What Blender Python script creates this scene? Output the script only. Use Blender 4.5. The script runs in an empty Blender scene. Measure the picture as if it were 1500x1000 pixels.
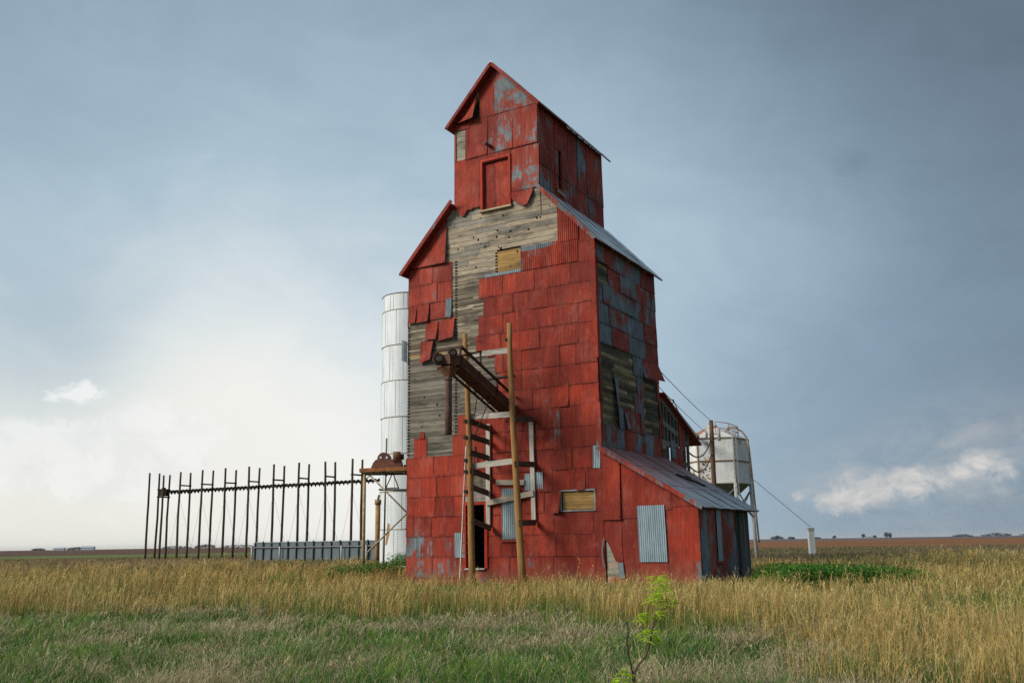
import bpy, math, random
import numpy as np
from mathutils import Vector, Matrix
rnd = random.Random(7)
R = rnd.random
U = rnd.uniform
PI = math.pi
scene = bpy.context.scene
COL = scene.collection

# ---------------------------------------------------------------- frames
GZ = -0.3                                   # ground level
ANG = math.radians(-29.7435)                # heading of the elevator
UX, VX = math.cos(ANG), math.sin(ANG)
P0 = Vector((3.04, 32.51, 0.0))             # front right corner of the elevator


def bw(u, v, z=0.0):
    return Vector((P0.x + u * UX - v * VX, P0.y + u * VX + v * UX, z))


def to_uv(x, y):
    dx, dy = x - P0.x, y - P0.y
    return dx * UX + dy * VX, -dx * VX + dy * UX


# ---------------------------------------------------------------- mesh collector
class MB:
    def __init__(self):
        self.v, self.f, self.c, self.s = [], [], [], []

    def add(self, vs, fs, col=(0.5, 0.5, 0.5), smooth=False):
        o = len(self.v)
        self.v += [tuple(p) for p in vs]
        if isinstance(col, list):
            self.c += col
        else:
            self.c += [col] * len(vs)
        for f in fs:
            self.f.append([i + o for i in f])
            self.s.append(smooth)

    def box(self, a, b, col=(0.5, 0.5, 0.5)):
        x0, y0, z0 = a
        x1, y1, z1 = b
        vs = [(x0, y0, z0), (x1, y0, z0), (x1, y1, z0), (x0, y1, z0), (x0, y0, z1), (x1, y0, z1), (x1, y1, z1), (x0, y1, z1)]
        self.add(vs, [(0, 3, 2, 1), (4, 5, 6, 7), (0, 1, 5, 4), (1, 2, 6, 5), (2, 3, 7, 6), (3, 0, 4, 7)], col)

    def beam(self, p, q, w, h, col=(0.5, 0.5, 0.5), up=(0, 0, 1)):
        p, q = Vector(p), Vector(q)
        d = (q - p).normalized()
        up = Vector(up)
        if abs(d.dot(up)) > 0.98:
            up = Vector((0, 1, 0))
        s = d.cross(up).normalized() * (w / 2)
        t = s.cross(d).normalized() * (h / 2)
        vs = [p - s - t, p + s - t, p + s + t, p - s + t, q - s - t, q + s - t, q + s + t, q - s + t]
        self.add(vs, [(0, 1, 2, 3), (7, 6, 5, 4), (0, 4, 5, 1), (1, 5, 6, 2), (2, 6, 7, 3), (3, 7, 4, 0)], col)

    def tube(self, pts, rad, n=10, col=(0.5, 0.5, 0.5), caps=True):
        pts = [Vector(p) for p in pts]
        if not isinstance(rad, (list, tuple)):
            rad = [rad] * len(pts)
        vs, fs = [], []
        ref = None
        for i, p in enumerate(pts):
            d = (pts[min(i + 1, len(pts) - 1)] - pts[max(i - 1, 0)]).normalized()
            if ref is None:
                ref = Vector((0, 0, 1)) if abs(d.z) < 0.9 else Vector((1, 0, 0))
            s = d.cross(ref).normalized()
            ref = s.cross(d).normalized()
            for k in range(n):
                a = 2 * PI * k / n
                vs.append(p + (s * math.cos(a) + ref * math.sin(a)) * rad[i])
        for i in range(len(pts) - 1):
            for k in range(n):
                k2 = (k + 1) % n
                fs.append((i * n + k, i * n + k2, (i + 1) * n + k2, (i + 1) * n + k))
        self.add(vs, fs, col, True)
        if caps:
            o = len(self.v) - len(vs)
            for ring in (list(range(n))[::-1], [(len(pts) - 1) * n + k for k in range(n)]):
                self.f.append([o + k for k in ring])
                self.s.append(False)

    def grid(self, fn, nu, nv, smooth=True):
        vs, cs, fs = [], [], []
        for j in range(nv + 1):
            for i in range(nu + 1):
                p, c = fn(i / nu, j / nv)
                vs.append(p)
                cs.append(c)
        for j in range(nv):
            for i in range(nu):
                a = j * (nu + 1) + i
                fs.append((a, a + 1, a + nu + 2, a + nu + 1))
        self.add(vs, fs, cs, smooth)

    def prism(self, prof, v0, v1, col=(0.5, 0.5, 0.5), smooth=False):
        """profile of (u, z) swept along v"""
        n = len(prof)
        vs = [(u, v0, z) for u, z in prof] + [(u, v1, z) for u, z in prof]
        fs = [tuple(range(n))[::-1], tuple(range(n, 2 * n))]
        fs += [(i, (i + 1) % n, n + (i + 1) % n, n + i) for i in range(n)]
        self.add(vs, fs, col, smooth)

    def build(self, name, mat, parent=None, org=(0, 0, 0), fix=False):
        me = bpy.data.meshes.new(name)
        me.from_pydata([(p[0] - org[0], p[1] - org[1], p[2] - org[2]) for p in self.v], [], self.f)
        me.polygons.foreach_set('use_smooth', self.s)
        at = me.color_attributes.new('Col', 'FLOAT_COLOR', 'POINT')
        at.data.foreach_set('color', np.array([(c[0], c[1], c[2], 1.0) for c in self.c], dtype=np.float32).ravel())
        me.materials.append(mat)
        me.update()
        o = bpy.data.objects.new(name, me)
        COL.objects.link(o)
        if parent is not None:
            o.parent = parent
        return o


def tag(o, label=None, cat=None, group=None, kind=None):
    if label:
        o['label'] = label
    if cat:
        o['category'] = cat
    if group:
        o['group'] = group
    if kind:
        o['kind'] = kind
    return o


def thing(name, label, cat, loc, rz=0.0, group=None):
    o = bpy.data.objects.new(name, None)
    o.empty_display_size = 0.3
    COL.objects.link(o)
    o.location = loc
    o.rotation_euler = (0, 0, rz)
    return tag(o, label, cat, group)


# ---------------------------------------------------------------- materials
class NT:
    def __init__(self, name):
        self.m = bpy.data.materials.new(name)
        self.m.use_nodes = True
        self.t = self.m.node_tree
        self.t.nodes.clear()
        self.out = self.n('ShaderNodeOutputMaterial')

    def n(self, ty, **kw):
        nd = self.t.nodes.new(ty)
        for k, v in kw.items():
            setattr(nd, k, v)
        return nd

    def l(self, a, b):
        self.t.links.new(a, b)

    def val(self, sock, x):
        if hasattr(x, 'is_linked') or hasattr(x, 'links'):
            self.l(x, sock)
        else:
            sock.default_value = x

    def math(self, op, a, b=None, c=None, clamp=False):
        nd = self.n('ShaderNodeMath', operation=op, use_clamp=clamp)
        for i, x in enumerate((a, b, c)):
            if x is not None:
                self.val(nd.inputs[i], x)
        return nd.outputs[0]

    def noise(self, vec, scale, detail=4.0, rough=0.55, dist=0.0):
        nd = self.n('ShaderNodeTexNoise')
        self.l(vec, nd.inputs['Vector'])
        nd.inputs['Scale'].default_value = scale
        nd.inputs['Detail'].default_value = detail
        nd.inputs['Roughness'].default_value = rough
        nd.inputs['Distortion'].default_value = dist
        return nd.outputs['Fac']

    def mapv(self, vec, sc, loc=(0, 0, 0)):
        nd = self.n('ShaderNodeMapping')
        self.l(vec, nd.inputs['Vector'])
        nd.inputs['Scale'].default_value = sc
        nd.inputs['Location'].default_value = loc
        return nd.outputs[0]

    def ramp(self, fac, stops, interp='LINEAR'):
        nd = self.n('ShaderNodeValToRGB')
        self.l(fac, nd.inputs[0])
        cr = nd.color_ramp
        cr.interpolation = interp
        while len(cr.elements) > 1:
            cr.elements.remove(cr.elements[-1])
        cr.elements[0].position = stops[0][0]
        cr.elements[0].color = (*stops[0][1], 1)
        for p, c in stops[1:]:
            e = cr.elements.new(p)
            e.color = (*c, 1)
        return nd.outputs[0]

    def mix(self, fac, a, b, blend='MIX'):
        nd = self.n('ShaderNodeMix', data_type='RGBA', blend_type=blend)
        self.val(nd.inputs[0], fac)
        for s, x in ((nd.inputs[6], a), (nd.inputs[7], b)):
            if isinstance(x, tuple):
                s.default_value = (*x, 1) if len(x) == 3 else x
            else:
                self.l(x, s)
        return nd.outputs[2]

    def gray(self, fac, lo, hi, a=0.0, b=1.0):
        """remap fac [lo,hi] -> [a,b] clamped"""
        nd = self.n('ShaderNodeMapRange')
        self.l(fac, nd.inputs[0])
        nd.inputs[1].default_value = lo
        nd.inputs[2].default_value = hi
        nd.inputs[3].default_value = a
        nd.inputs[4].default_value = b
        return nd.outputs[0]

    def bsdf(self, col, rough=0.7, metal=0.0, spec=0.3, bump=None, bstr=0.3, bdist=0.02):
        p = self.n('ShaderNodeBsdfPrincipled')
        self.val(p.inputs['Base Color'], (*col, 1) if isinstance(col, tuple) else col)
        self.val(p.inputs['Roughness'], rough)
        self.val(p.inputs['Metallic'], metal)
        p.inputs['Specular IOR Level'].default_value = spec
        if bump is not None:
            b = self.n('ShaderNodeBump')
            b.inputs['Strength'].default_value = bstr
            b.inputs['Distance'].default_value = bdist
            self.l(bump, b.inputs['Height'])
            self.l(b.outputs[0], p.inputs['Normal'])
        self.l(p.outputs[0], self.out.inputs[0])
        return p


def attr_col(t):
    nd = t.n('ShaderNodeVertexColor', layer_name='Col')
    return nd.outputs[0]


def objco(t):
    return t.n('ShaderNodeTexCoord').outputs['Object']


def mat_painted_sheet():
    """old sheet metal: red paint lost in patches to grey zinc.  Col = (tint, wear, rim)"""
    t = NT('painted_sheet_metal')
    co = objco(t)
    sep = t.n('ShaderNodeSeparateColor')
    t.l(attr_col(t), sep.inputs[0])
    tint, wear, rim = sep.outputs[0], sep.outputs[1], sep.outputs[2]
    patch = t.noise(t.mapv(co, (1.0, 1.0, 0.75)), 0.95, 9, 0.62, 0.3)
    fine = t.noise(t.mapv(co, (5, 5, 2.2)), 2.0, 6, 0.7)
    streak = t.noise(t.mapv(co, (9, 9, 0.55)), 1.6, 5, 0.65)
    rib = t.noise(t.mapv(co, (34, 34, 0.5)), 1.0, 2, 0.5)
    m = t.math('MULTIPLY_ADD', fine, 0.28, t.math('MULTIPLY', patch, 0.78))
    m = t.math('MULTIPLY_ADD', streak, 0.22, m)
    m = t.math('ADD', m, t.math('SUBTRACT', wear, 0.58))
    loss = t.gray(m, 0.565, 0.605)
    fade = t.gray(m, 0.44, 0.60)
    v = t.math('MULTIPLY_ADD', streak, 0.62, t.math('MULTIPLY', tint, 0.38))
    red = t.ramp(v, [(0.28, (0.14, 0.013, 0.006)), (0.45, (0.275, 0.026, 0.010)), (0.60, (0.365, 0.037, 0.015)), (0.8, (0.45, 0.078, 0.036))])
    red = t.mix(t.math('MULTIPLY', fade, 0.55), red, (0.36, 0.105, 0.075))
    pale = t.gray(t.noise(t.mapv(co, (14, 14, 0.9), (3, 1, 5)), 1.3, 5, 0.7), 0.56, 0.76)
    red = t.mix(t.math('MULTIPLY', pale, 0.45), red, (0.46, 0.19, 0.14))
    scuff = t.gray(t.noise(t.mapv(co, (2.2, 2.2, 1.1), (9, 4, 2)), 1.1, 8, 0.72), 0.52, 0.72)
    red = t.mix(t.math('MULTIPLY', scuff, 0.75), red, (0.135, 0.020, 0.012))
    mott = t.noise(t.mapv(co, (1, 1, 0.7), (2, 8, 3)), 0.55, 7, 0.66, 0.4)
    red = t.mix(t.gray(mott, 0.43, 0.62, 0, 0.72), red, (0.135, 0.015, 0.010))
    chalk = t.gray(t.noise(t.mapv(co, (1.6, 1.6, 1.0), (7, 1, 12)), 0.8, 9, 0.75, 0.3), 0.53, 0.70)
    red = t.mix(t.math('MULTIPLY', chalk, 0.5), red, (0.42, 0.125, 0.095))
    run = t.gray(t.noise(t.mapv(co, (7, 7, 0.33), (1, 6, 2)), 1.2, 4, 0.6), 0.60, 0.74)
    red = t.mix(t.math('MULTIPLY', run, 0.78), red, (0.15, 0.045, 0.018))
    drip = t.gray(t.noise(t.mapv(co, (15, 15, 1.3), (4, 4, 9)), 1.4, 5, 0.62), 0.715, 0.74)
    red = t.mix(t.math('MULTIPLY', drip, t.gray(mott, 0.5, 0.42)), red, (0.52, 0.42, 0.38))
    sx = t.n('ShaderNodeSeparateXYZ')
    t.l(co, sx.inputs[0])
    foot_shade = t.gray(t.math('MULTIPLY_ADD', fine, 1.5, t.math('MULTIPLY', sx.outputs[2], -0.75)), 0.10, 0.55)  # contact shade painted over the wall foot, along with its duller tone
    red = t.mix(t.math('MULTIPLY', foot_shade, 0.55), red, (0.20, 0.085, 0.055))
    orange = t.gray(t.noise(t.mapv(co, (1.5, 1.5, 0.6), (11, 3, 6)), 0.7, 7, 0.7, 0.4), 0.56, 0.72)
    red = t.mix(t.math('MULTIPLY', orange, 0.28), red, (0.40, 0.075, 0.022))
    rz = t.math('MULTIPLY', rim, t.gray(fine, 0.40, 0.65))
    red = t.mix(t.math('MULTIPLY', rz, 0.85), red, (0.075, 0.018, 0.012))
    red = t.mix(t.gray(rib, 0.35, 0.7, 0, 0.20), red, (0.16, 0.014, 0.010))
    zn = t.ramp(t.noise(t.mapv(co, (3, 3, 1.0)), 1.6, 7, 0.7), [(0.3, (0.085, 0.110, 0.125)), (0.55, (0.165, 0.205, 0.230)), (0.75, (0.26, 0.30, 0.325))])
    zn = t.mix(t.gray(streak, 0.55, 0.75, 0, 0.5), zn, (0.17, 0.10, 0.065))
    zn = t.mix(t.gray(mott, 0.48, 0.62, 0, 0.5), zn, (0.075, 0.085, 0.09))
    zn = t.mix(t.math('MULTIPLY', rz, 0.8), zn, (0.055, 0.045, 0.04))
    colr = t.mix(loss, red, zn)
    h = t.math('MULTIPLY_ADD', fine, 0.5, t.math('MULTIPLY', rib, 1.0))
    t.bsdf(colr, t.gray(fine, 0.3, 0.7, 0.6, 0.85), 0.0, 0.18, h, 0.45, 0.02)
    return t.m


def mat_col(name, sc=(1, 1, 1), scale=3.0, lo=0.6, hi=1.35, rough=0.85, spec=0.2, bstr=0.4, bdist=0.01, detail=6, stain=None, stain_thr=(0.58, 0.7), metal=0.0, stain_sc=(1, 1, 1), stain_scale=1.6):
    """vertex colour times stretched grain, with optional stains"""
    t = NT(name)
    co = objco(t)
    g = t.noise(t.mapv(co, sc), scale, detail, 0.62)
    g2 = t.noise(co, scale * 0.35, 4, 0.6)
    f = t.gray(t.math('MULTIPLY_ADD', g, 0.7, t.math('MULTIPLY', g2, 0.3)), 0.3, 0.7, lo, hi)
    cmb = t.n('ShaderNodeCombineColor')
    for i in range(3):
        t.l(f, cmb.inputs[i])
    c = t.mix(1.0, attr_col(t), cmb.outputs[0], 'MULTIPLY')
    if stain:
        s = t.gray(t.noise(t.mapv(co, stain_sc, (5, 2, 7)), stain_scale, 8, 0.68), *stain_thr)
        c = t.mix(s, c, stain)
    t.bsdf(c, rough, metal, spec, g, bstr, bdist)
    return t.m


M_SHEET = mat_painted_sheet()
M_WOODH = mat_col('weathered_boards', (1.3, 1.3, 30), 1.7, 0.36, 1.65, 0.9, 0.12, 0.7, 0.014, 8, (0.050, 0.043, 0.036), (0.50, 0.72), 0.0, (0.8, 0.8, 3.6), 0.9)
M_WOODV = mat_col('timber', (16, 16, 0.9), 1.6, 0.55, 1.45, 0.88, 0.15, 0.5, 0.012, 6)
M_POLE = mat_col('pole_wood', (11, 11, 0.8), 1.5, 0.45, 1.5, 0.85, 0.2, 0.5, 0.015, 6)
M_ZINC = mat_col('galvanised_metal', (4, 4, 0.7), 2.0, 0.65, 1.3, 0.5, 0.4, 0.15, 0.01, 5, (0.20, 0.13, 0.08), (0.66, 0.8), 0.25)
M_RUST = mat_col('rusted_iron', (1, 1, 1), 5.0, 0.4, 1.6, 0.8, 0.25, 0.4, 0.01, 7)
M_WHITE = mat_col('white_painted_steel', (2.5, 2.5, 0.4), 1.3, 0.80, 1.12, 0.5, 0.35, 0.1, 0.01, 5, (0.42, 0.36, 0.27), (0.62, 0.85), 0.0, (2.5, 2.5, 0.5), 1.2)
M_BIN = mat_col('chipped_white_steel', (2.0, 2.0, 0.6), 1.6, 0.70, 1.15, 0.6, 0.3, 0.2, 0.01, 6, (0.30, 0.11, 0.03), (0.60, 0.68), 0.0, (1.2, 1.2, 0.8), 1.5)
M_ROOF = mat_col('tin_roof', (1, 1, 1), 2.2, 0.6, 1.3, 0.5, 0.4, 0.2, 0.01, 7, (0.24, 0.035, 0.025), (0.585, 0.66), 0.1, (1, 1, 1), 0.9)
M_DARK = mat_col('unlit_interior', (1, 1, 1), 3.0, 0.6, 1.3, 0.95, 0.0, 0.0)  # near-black, darkness of the unlit insides put into the colour
M_WIRE = mat_col('steel_wire', (1, 1, 1), 3.0, 0.8, 1.2, 0.6, 0.3, 0.0)
M_LEAF = None


def mat_leaf(name, trans=0.35, rough=0.6):
    t = NT(name)
    c = attr_col(t)
    d = t.n('ShaderNodeBsdfPrincipled')
    t.l(c, d.inputs['Base Color'])
    d.inputs['Roughness'].default_value = rough
    d.inputs['Specular IOR Level'].default_value = 0.15
    tr = t.n('ShaderNodeBsdfTranslucent')
    t.l(c, tr.inputs['Color'])
    mx = t.n('ShaderNodeMixShader')
    mx.inputs[0].default_value = trans
    t.l(d.outputs[0], mx.inputs[1])
    t.l(tr.outputs[0], mx.inputs[2])
    t.l(mx.outputs[0], t.out.inputs[0])
    return t.m


M_GRASS = mat_leaf('grass_blades', 0.30, 0.7)
M_LEAF = mat_leaf('leaves', 0.40, 0.5)

# ---------------------------------------------------------------- camera
f_px, cxp, cyp = 1365.0, 750.0, 500.0
roll = math.atan(0.0151)
pit = math.atan(294.9 * math.cos(roll) / f_px)
Fw = Vector((0, math.cos(pit), math.sin(pit)))
U0 = Vector((0, -math.sin(pit), math.cos(pit)))
R0 = Vector((1, 0, 0))
Rt = R0 * math.cos(roll) - U0 * math.sin(roll)
Up = R0 * math.sin(roll) + U0 * math.cos(roll)
cam = bpy.data.cameras.new('camera')
cam.sensor_width = 36.0
cam.lens = f_px / 1500.0 * 36.0
cam.clip_start = 0.1
cam.clip_end = 60000
co_ = bpy.data.objects.new('camera', cam)
COL.objects.link(co_)
mw = Matrix((Rt, Up, -Fw)).transposed().to_4x4()
mw.translation = (0, 0, 1.2)
co_.matrix_world = mw
scene.camera = co_

# ---------------------------------------------------------------- light
SUN_AZ, SUN_EL = math.radians(-112), math.radians(31)
sd = Vector((math.sin(SUN_AZ) * math.cos(SUN_EL), math.cos(SUN_AZ) * math.cos(SUN_EL), math.sin(SUN_EL)))
sl = bpy.data.lights.new('sun', 'SUN')
sl.energy = 3.4
sl.angle = math.radians(22)
sl.color = (1.0, 0.94, 0.84)
so = bpy.data.objects.new('sun', sl)
COL.objects.link(so)
so.rotation_euler = sd.to_track_quat('Z', 'Y').to_euler()

world = bpy.data.worlds.new('World')
scene.world = world
world.use_nodes = True


class WT(NT):
    def __init__(self):
        self.t = world.node_tree
        self.t.nodes.clear()
        self.out = self.n('ShaderNodeOutputWorld')


w = WT()
D = w.n('ShaderNodeTexCoord').outputs['Generated']
nsky = w.n('ShaderNodeTexSky', sky_type='NISHITA')
nsky.sun_disc = False
nsky.sun_elevation = SUN_EL
nsky.sun_rotation = SUN_AZ


def dot(dirv):
    nd = w.n('ShaderNodeVectorMath', operation='DOT_PRODUCT')
    w.l(D, nd.inputs[0])
    nd.inputs[1].default_value = Vector(dirv).normalized()
    return nd.outputs['Value']


def lobe(dirv, k):
    return w.math('EXPONENT', w.math('MULTIPLY_ADD', dot(dirv), k, -k))


RBF = [(-0.478, 0.739, 0.475, -0.052, 45), (-0.291, 0.806, 0.515, -0.030, 45), (-0.097, 0.840, 0.533, -0.019, 45), (0.141, 0.838, 0.527, -0.035, 45), (0.330, 0.800, 0.501, -0.263, 45), (0.487, 0.742, 0.461, -0.159, 45), (-0.498, 0.803, 0.328, -0.021, 45), (-0.307, 0.882, 0.357, 0.092, 45), (-0.105, 0.923, 0.370, 0.145, 45), (0.145, 0.920, 0.365, 0.150, 45), (0.342, 0.875, 0.344, 0.219, 45), (0.502, 0.806, 0.313, -0.113, 45), (-0.506, 0.844, 0.177, 0.169, 45), (-0.313, 0.930, 0.192, 0.153, 45), (-0.109, 0.974, 0.197, -0.032, 45), (0.145, 0.971, 0.193, 0.075, 45), (0.344, 0.922, 0.180, -0.099, 45), (0.505, 0.848, 0.162, -0.028, 45), (-0.501, 0.865, 0.029, 0.407, 45), (-0.311, 0.950, 0.028, 0.125, 45), (-0.110, 0.994, 0.026, 0.516, 45), (0.140, 0.990, 0.022, 0.069, 45), (0.336, 0.942, 0.018, 0.050, 45), (0.496, 0.868, 0.014, -0.042, 45), (-0.441, 0.881, 0.170, -0.368, 180), (-0.374, 0.920, 0.121, 0.090, 180), (-0.275, 0.955, 0.110, 0.075, 180)]
acc = None
for x, y, z, ww, kk in RBF:
    e = lobe((x, y, z), float(kk))
    acc = w.math('MULTIPLY_ADD', e, ww, acc if acc is not None else 0.30)
acc = w.math('MULTIPLY_ADD', lobe((-0.85, -0.3, 0.4), 2.2), 0.45, acc)      # glow added out of view round the veiled sun to brighten the light
acc = w.math('MULTIPLY_ADD', lobe((0.90, -0.42, 0.12), 4.0), -0.30, acc)      # dimming lobe added out of view, cuts sky fill on the right wall
# soft cloud structure
big = w.noise(w.mapv(D, (1.0, 1.0, 2.2), (0.3, 0.1, 0.7)), 3.2, 8, 0.6, 0.8)
med = w.noise(w.mapv(D, (1.0, 1.0, 1.7), (2.3, 1.1, 0.2)), 9.0, 8, 0.6, 0.8)
acc = w.math('ADD', acc, w.math('MULTIPLY_ADD', big, 0.15, -0.065))
acc = w.math('ADD', acc, w.math('MULTIPLY_ADD', med, 0.14, -0.07))
# a band of sunlit cumulus low on the right
puff = w.noise(w.mapv(D, (1.0, 1.0, 1.25), (0.0, 0.0, 0.37)), 40.0, 9, 0.62, 0.7)
path = None
for d3, k, wt in [((0.2868, 0.9571, 0.0423), 70000, 1.0), ((0.2945, 0.9547, 0.0435), 60000, 0.75), ((0.3066, 0.9512, 0.0363), 26000, 0.8), ((0.3186, 0.9474, 0.0313), 22000, 1.0), ((0.3331, 0.9421, 0.0382), 20000, 1.0), ((0.3485, 0.9363, 0.0431), 20000, 0.95), ((0.3619, 0.9309, 0.0499), 18000, 1.0), ((0.3757, 0.9251, 0.0553), 18000, 1.05), ((0.3883, 0.9199, 0.0555), 16000, 1.0), ((0.3993, 0.9154, 0.0517), 20000, 0.85), ((0.4161, 0.9076, 0.0555), 20000, 0.85), ((0.4288, 0.9014, 0.0595), 20000, 0.7), ((0.4454, 0.8926, 0.0702), 12000, 0.65), ((0.4332, 0.8987, 0.0683), 14000, 0.5), ((0.4637, 0.884, 0.059), 9000, 0.4), ((0.3263, 0.9436, 0.0553), 6000, 0.45), ((0.3431, 0.9387, 0.0346), 5000, 0.4), ((0.4458, 0.8931, 0.0599), 4000, 0.45), ((0.3905, 0.9195, 0.0462), 4000, 0.35)]:
    e = lobe(d3, k)
    path = w.math('MULTIPLY_ADD', e, wt, path if path is not None else 0.0)
pm = w.gray(w.math('ADD', w.math('MINIMUM', path, 1.15), w.math('MULTIPLY_ADD', puff, 3.0, -1.45)), 0.25, 1.35)
pm = w.math('MULTIPLY', pm, w.gray(path, 0.02, 0.45))
# cumulus heads in the bright sky low on the left
pl_ = None
for d3, k, wt in [((-0.50, 0.86, 0.085), 1500, 1.0), ((-0.466, 0.879, 0.085), 2500, 1.0), ((-0.445, 0.888, 0.092), 3000, 1.0), ((-0.424, 0.900, 0.080), 2500, 1.0), ((-0.395, 0.912, 0.112), 3500, 0.9), ((-0.374, 0.917, 0.123), 3500, 1.0), ((-0.352, 0.925, 0.115), 3000, 1.0), ((-0.325, 0.938, 0.110), 2000, 0.9), ((-0.40, 0.91, 0.07), 900, 0.9), ((-0.34, 0.935, 0.07), 900, 0.9)]:
    e = lobe(d3, k)
    pl_ = w.math('MULTIPLY_ADD', e, wt, pl_ if pl_ is not None else 0.0)
puff2 = w.noise(w.mapv(D, (1.0, 1.0, 1.1), (1.3, 0.4, 0.9)), 24.0, 9, 0.6, 0.4)
pl2 = w.gray(w.math('ADD', w.math('MINIMUM', pl_, 1.2), w.math('MULTIPLY_ADD', puff2, 2.4, -1.2)), 0.42, 0.95)
pl2 = w.math('MULTIPLY', pl2, w.gray(pl_, 0.10, 0.55))
frag = None
for d3, k, wt in [((-0.447, 0.883, 0.143), 60000, 0.75), ((-0.438, 0.887, 0.145), 40000, 0.85), ((-0.429, 0.891, 0.147), 30000, 0.95), ((-0.420, 0.895, 0.147), 26000, 1.0), ((-0.411, 0.899, 0.148), 30000, 0.9), ((-0.404, 0.903, 0.150), 60000, 0.6), ((-0.416, 0.896, 0.156), 60000, 0.7)]:
    e = lobe(d3, k)
    frag = w.math('MULTIPLY_ADD', e, wt, frag if frag is not None else 0.0)
fr2 = w.gray(w.math('ADD', frag, w.math('MULTIPLY_ADD', w.noise(w.mapv(D, (1, 1, 1.6), (4, 2, 1)), 60.0, 8, 0.62, 0.9), 2.6, -1.3)), 0.34, 1.15)
fr2 = w.math('MULTIPLY', fr2, w.gray(frag, 0.05, 0.3))
# a small dark scud cloud on the right
scud = w.math('ADD', lobe((0.330, 0.873, 0.360), 9000), lobe((0.348, 0.866, 0.364), 11000))
acc = w.math('SUBTRACT', acc, w.math('MULTIPLY', w.math('MULTIPLY', scud, w.gray(puff, 0.40, 0.60)), 0.06))
sky = w.ramp(acc, [(0.0, (0.138, 0.185, 0.245)), (0.18, (0.195, 0.270, 0.355)), (0.36, (0.268, 0.370, 0.470)), (0.6, (0.43, 0.56, 0.66)), (0.8, (0.71, 0.79, 0.83)), (1.0, (0.95, 0.95, 0.92))])
# yellowish rain light along the low left horizon
sky = w.mix(w.math('MULTIPLY', lobe((-0.42, 0.905, 0.0), 50), 0.55, clamp=True), sky, (0.86, 0.83, 0.73))
sky = w.mix(w.math('MULTIPLY', pl2, 0.62), sky, w.ramp(puff2, [(0.32, (0.80, 0.83, 0.84)), (0.55, (0.96, 0.96, 0.95))]))
sky = w.mix(w.math('MULTIPLY', fr2, 0.85), sky, (0.95, 0.95, 0.95))
sky = w.mix(w.math('MULTIPLY', pm, 0.85), sky, w.ramp(w.noise(w.mapv(D, (1, 1, 1.4), (3, 3, 3.02)), 34.0, 7, 0.6, 0.5), [(0.36, (0.46, 0.49, 0.52)), (0.60, (0.80, 0.755, 0.71))]))
veil = None
for d3, k, wt in [((0.300, 0.952, 0.045), 1500, 0.5), ((0.350, 0.935, 0.055), 1200, 0.7), ((0.400, 0.914, 0.062), 900, 0.8), ((0.450, 0.890, 0.068), 900, 0.9), ((0.490, 0.868, 0.066), 900, 0.8)]:
    e = lobe(d3, k)
    veil = w.math('MULTIPLY_ADD', e, wt, veil if veil is not None else 0.0)
veil = w.math('MULTIPLY', w.math('MINIMUM', veil, 1.0), w.gray(w.noise(w.mapv(D, (1, 1, 1.8), (5, 1, 2)), 16.0, 8, 0.62, 0.6), 0.36, 0.66))
sky = w.mix(w.math('MULTIPLY', veil, 0.42), sky, (0.60, 0.59, 0.58))
bg1 = w.n('ShaderNodeBackground')
w.l(sky, bg1.inputs[0])
bg1.inputs[1].default_value = 1.0
bg2 = w.n('ShaderNodeBackground')
w.l(nsky.outputs[0], bg2.inputs[0])
bg2.inputs[1].default_value = 0.06
mx = w.n('ShaderNodeMixShader')
mx.inputs[0].default_value = 0.94                  # the storm cloud covers nearly all of the blue sky
w.l(bg2.outputs[0], mx.inputs[1])
w.l(bg1.outputs[0], mx.inputs[2])
w.l(mx.outputs[0], w.out.inputs[0])

vs = scene.view_settings
vs.view_transform = 'Standard'
vs.look = 'None'
vs.exposure = 0.0
vs.gamma = 1.0
vs.use_curve_mapping = False
scene.cycles.max_bounces = 6
scene.cycles.sample_clamp_indirect = 1.2
scene.cycles.sample_clamp_direct = 2.5
scene.cycles.transparent_max_bounces = 8
try:
    scene.cycles.use_denoising = False
except Exception:
    pass

# ---------------------------------------------------------------- ground


def mat_ground():
    t = NT('grassy_soil')
    co = objco(t)
    a = t.noise(co, 0.05, 6, 0.6)
    b = t.noise(co, 0.9, 6, 0.65)
    m = t.math('MULTIPLY_ADD', a, 0.6, t.math('MULTIPLY', b, 0.4))
    c = t.ramp(m, [(0.36, (0.075, 0.085, 0.025)), (0.5, (0.13, 0.105, 0.045)), (0.64, (0.20, 0.15, 0.07))])
    t.bsdf(c, 0.95, 0, 0.05, b, 0.5, 0.05)
    return t.m


def mat_field(name, c0, c1, row):
    t = NT(name)
    co = objco(t)
    a = t.noise(t.mapv(co, (0.25, 1.0, 1)), 0.06, 7, 0.65)
    b = t.noise(t.mapv(co, row), 0.5, 5, 0.7)
    m = t.math('MULTIPLY_ADD', a, 0.5, t.math('MULTIPLY', b, 0.5))
    c = t.ramp(m, [(0.38, c0), (0.62, c1)])
    t.bsdf(c, 0.95, 0, 0.05)
    return t.m


def flat(name, pts, z, mat):
    mb = MB()
    mb.add([(x, y, z) for x, y in pts], [tuple(range(len(pts)))])
    return tag(mb.build(name, mat), kind='structure')


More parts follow.
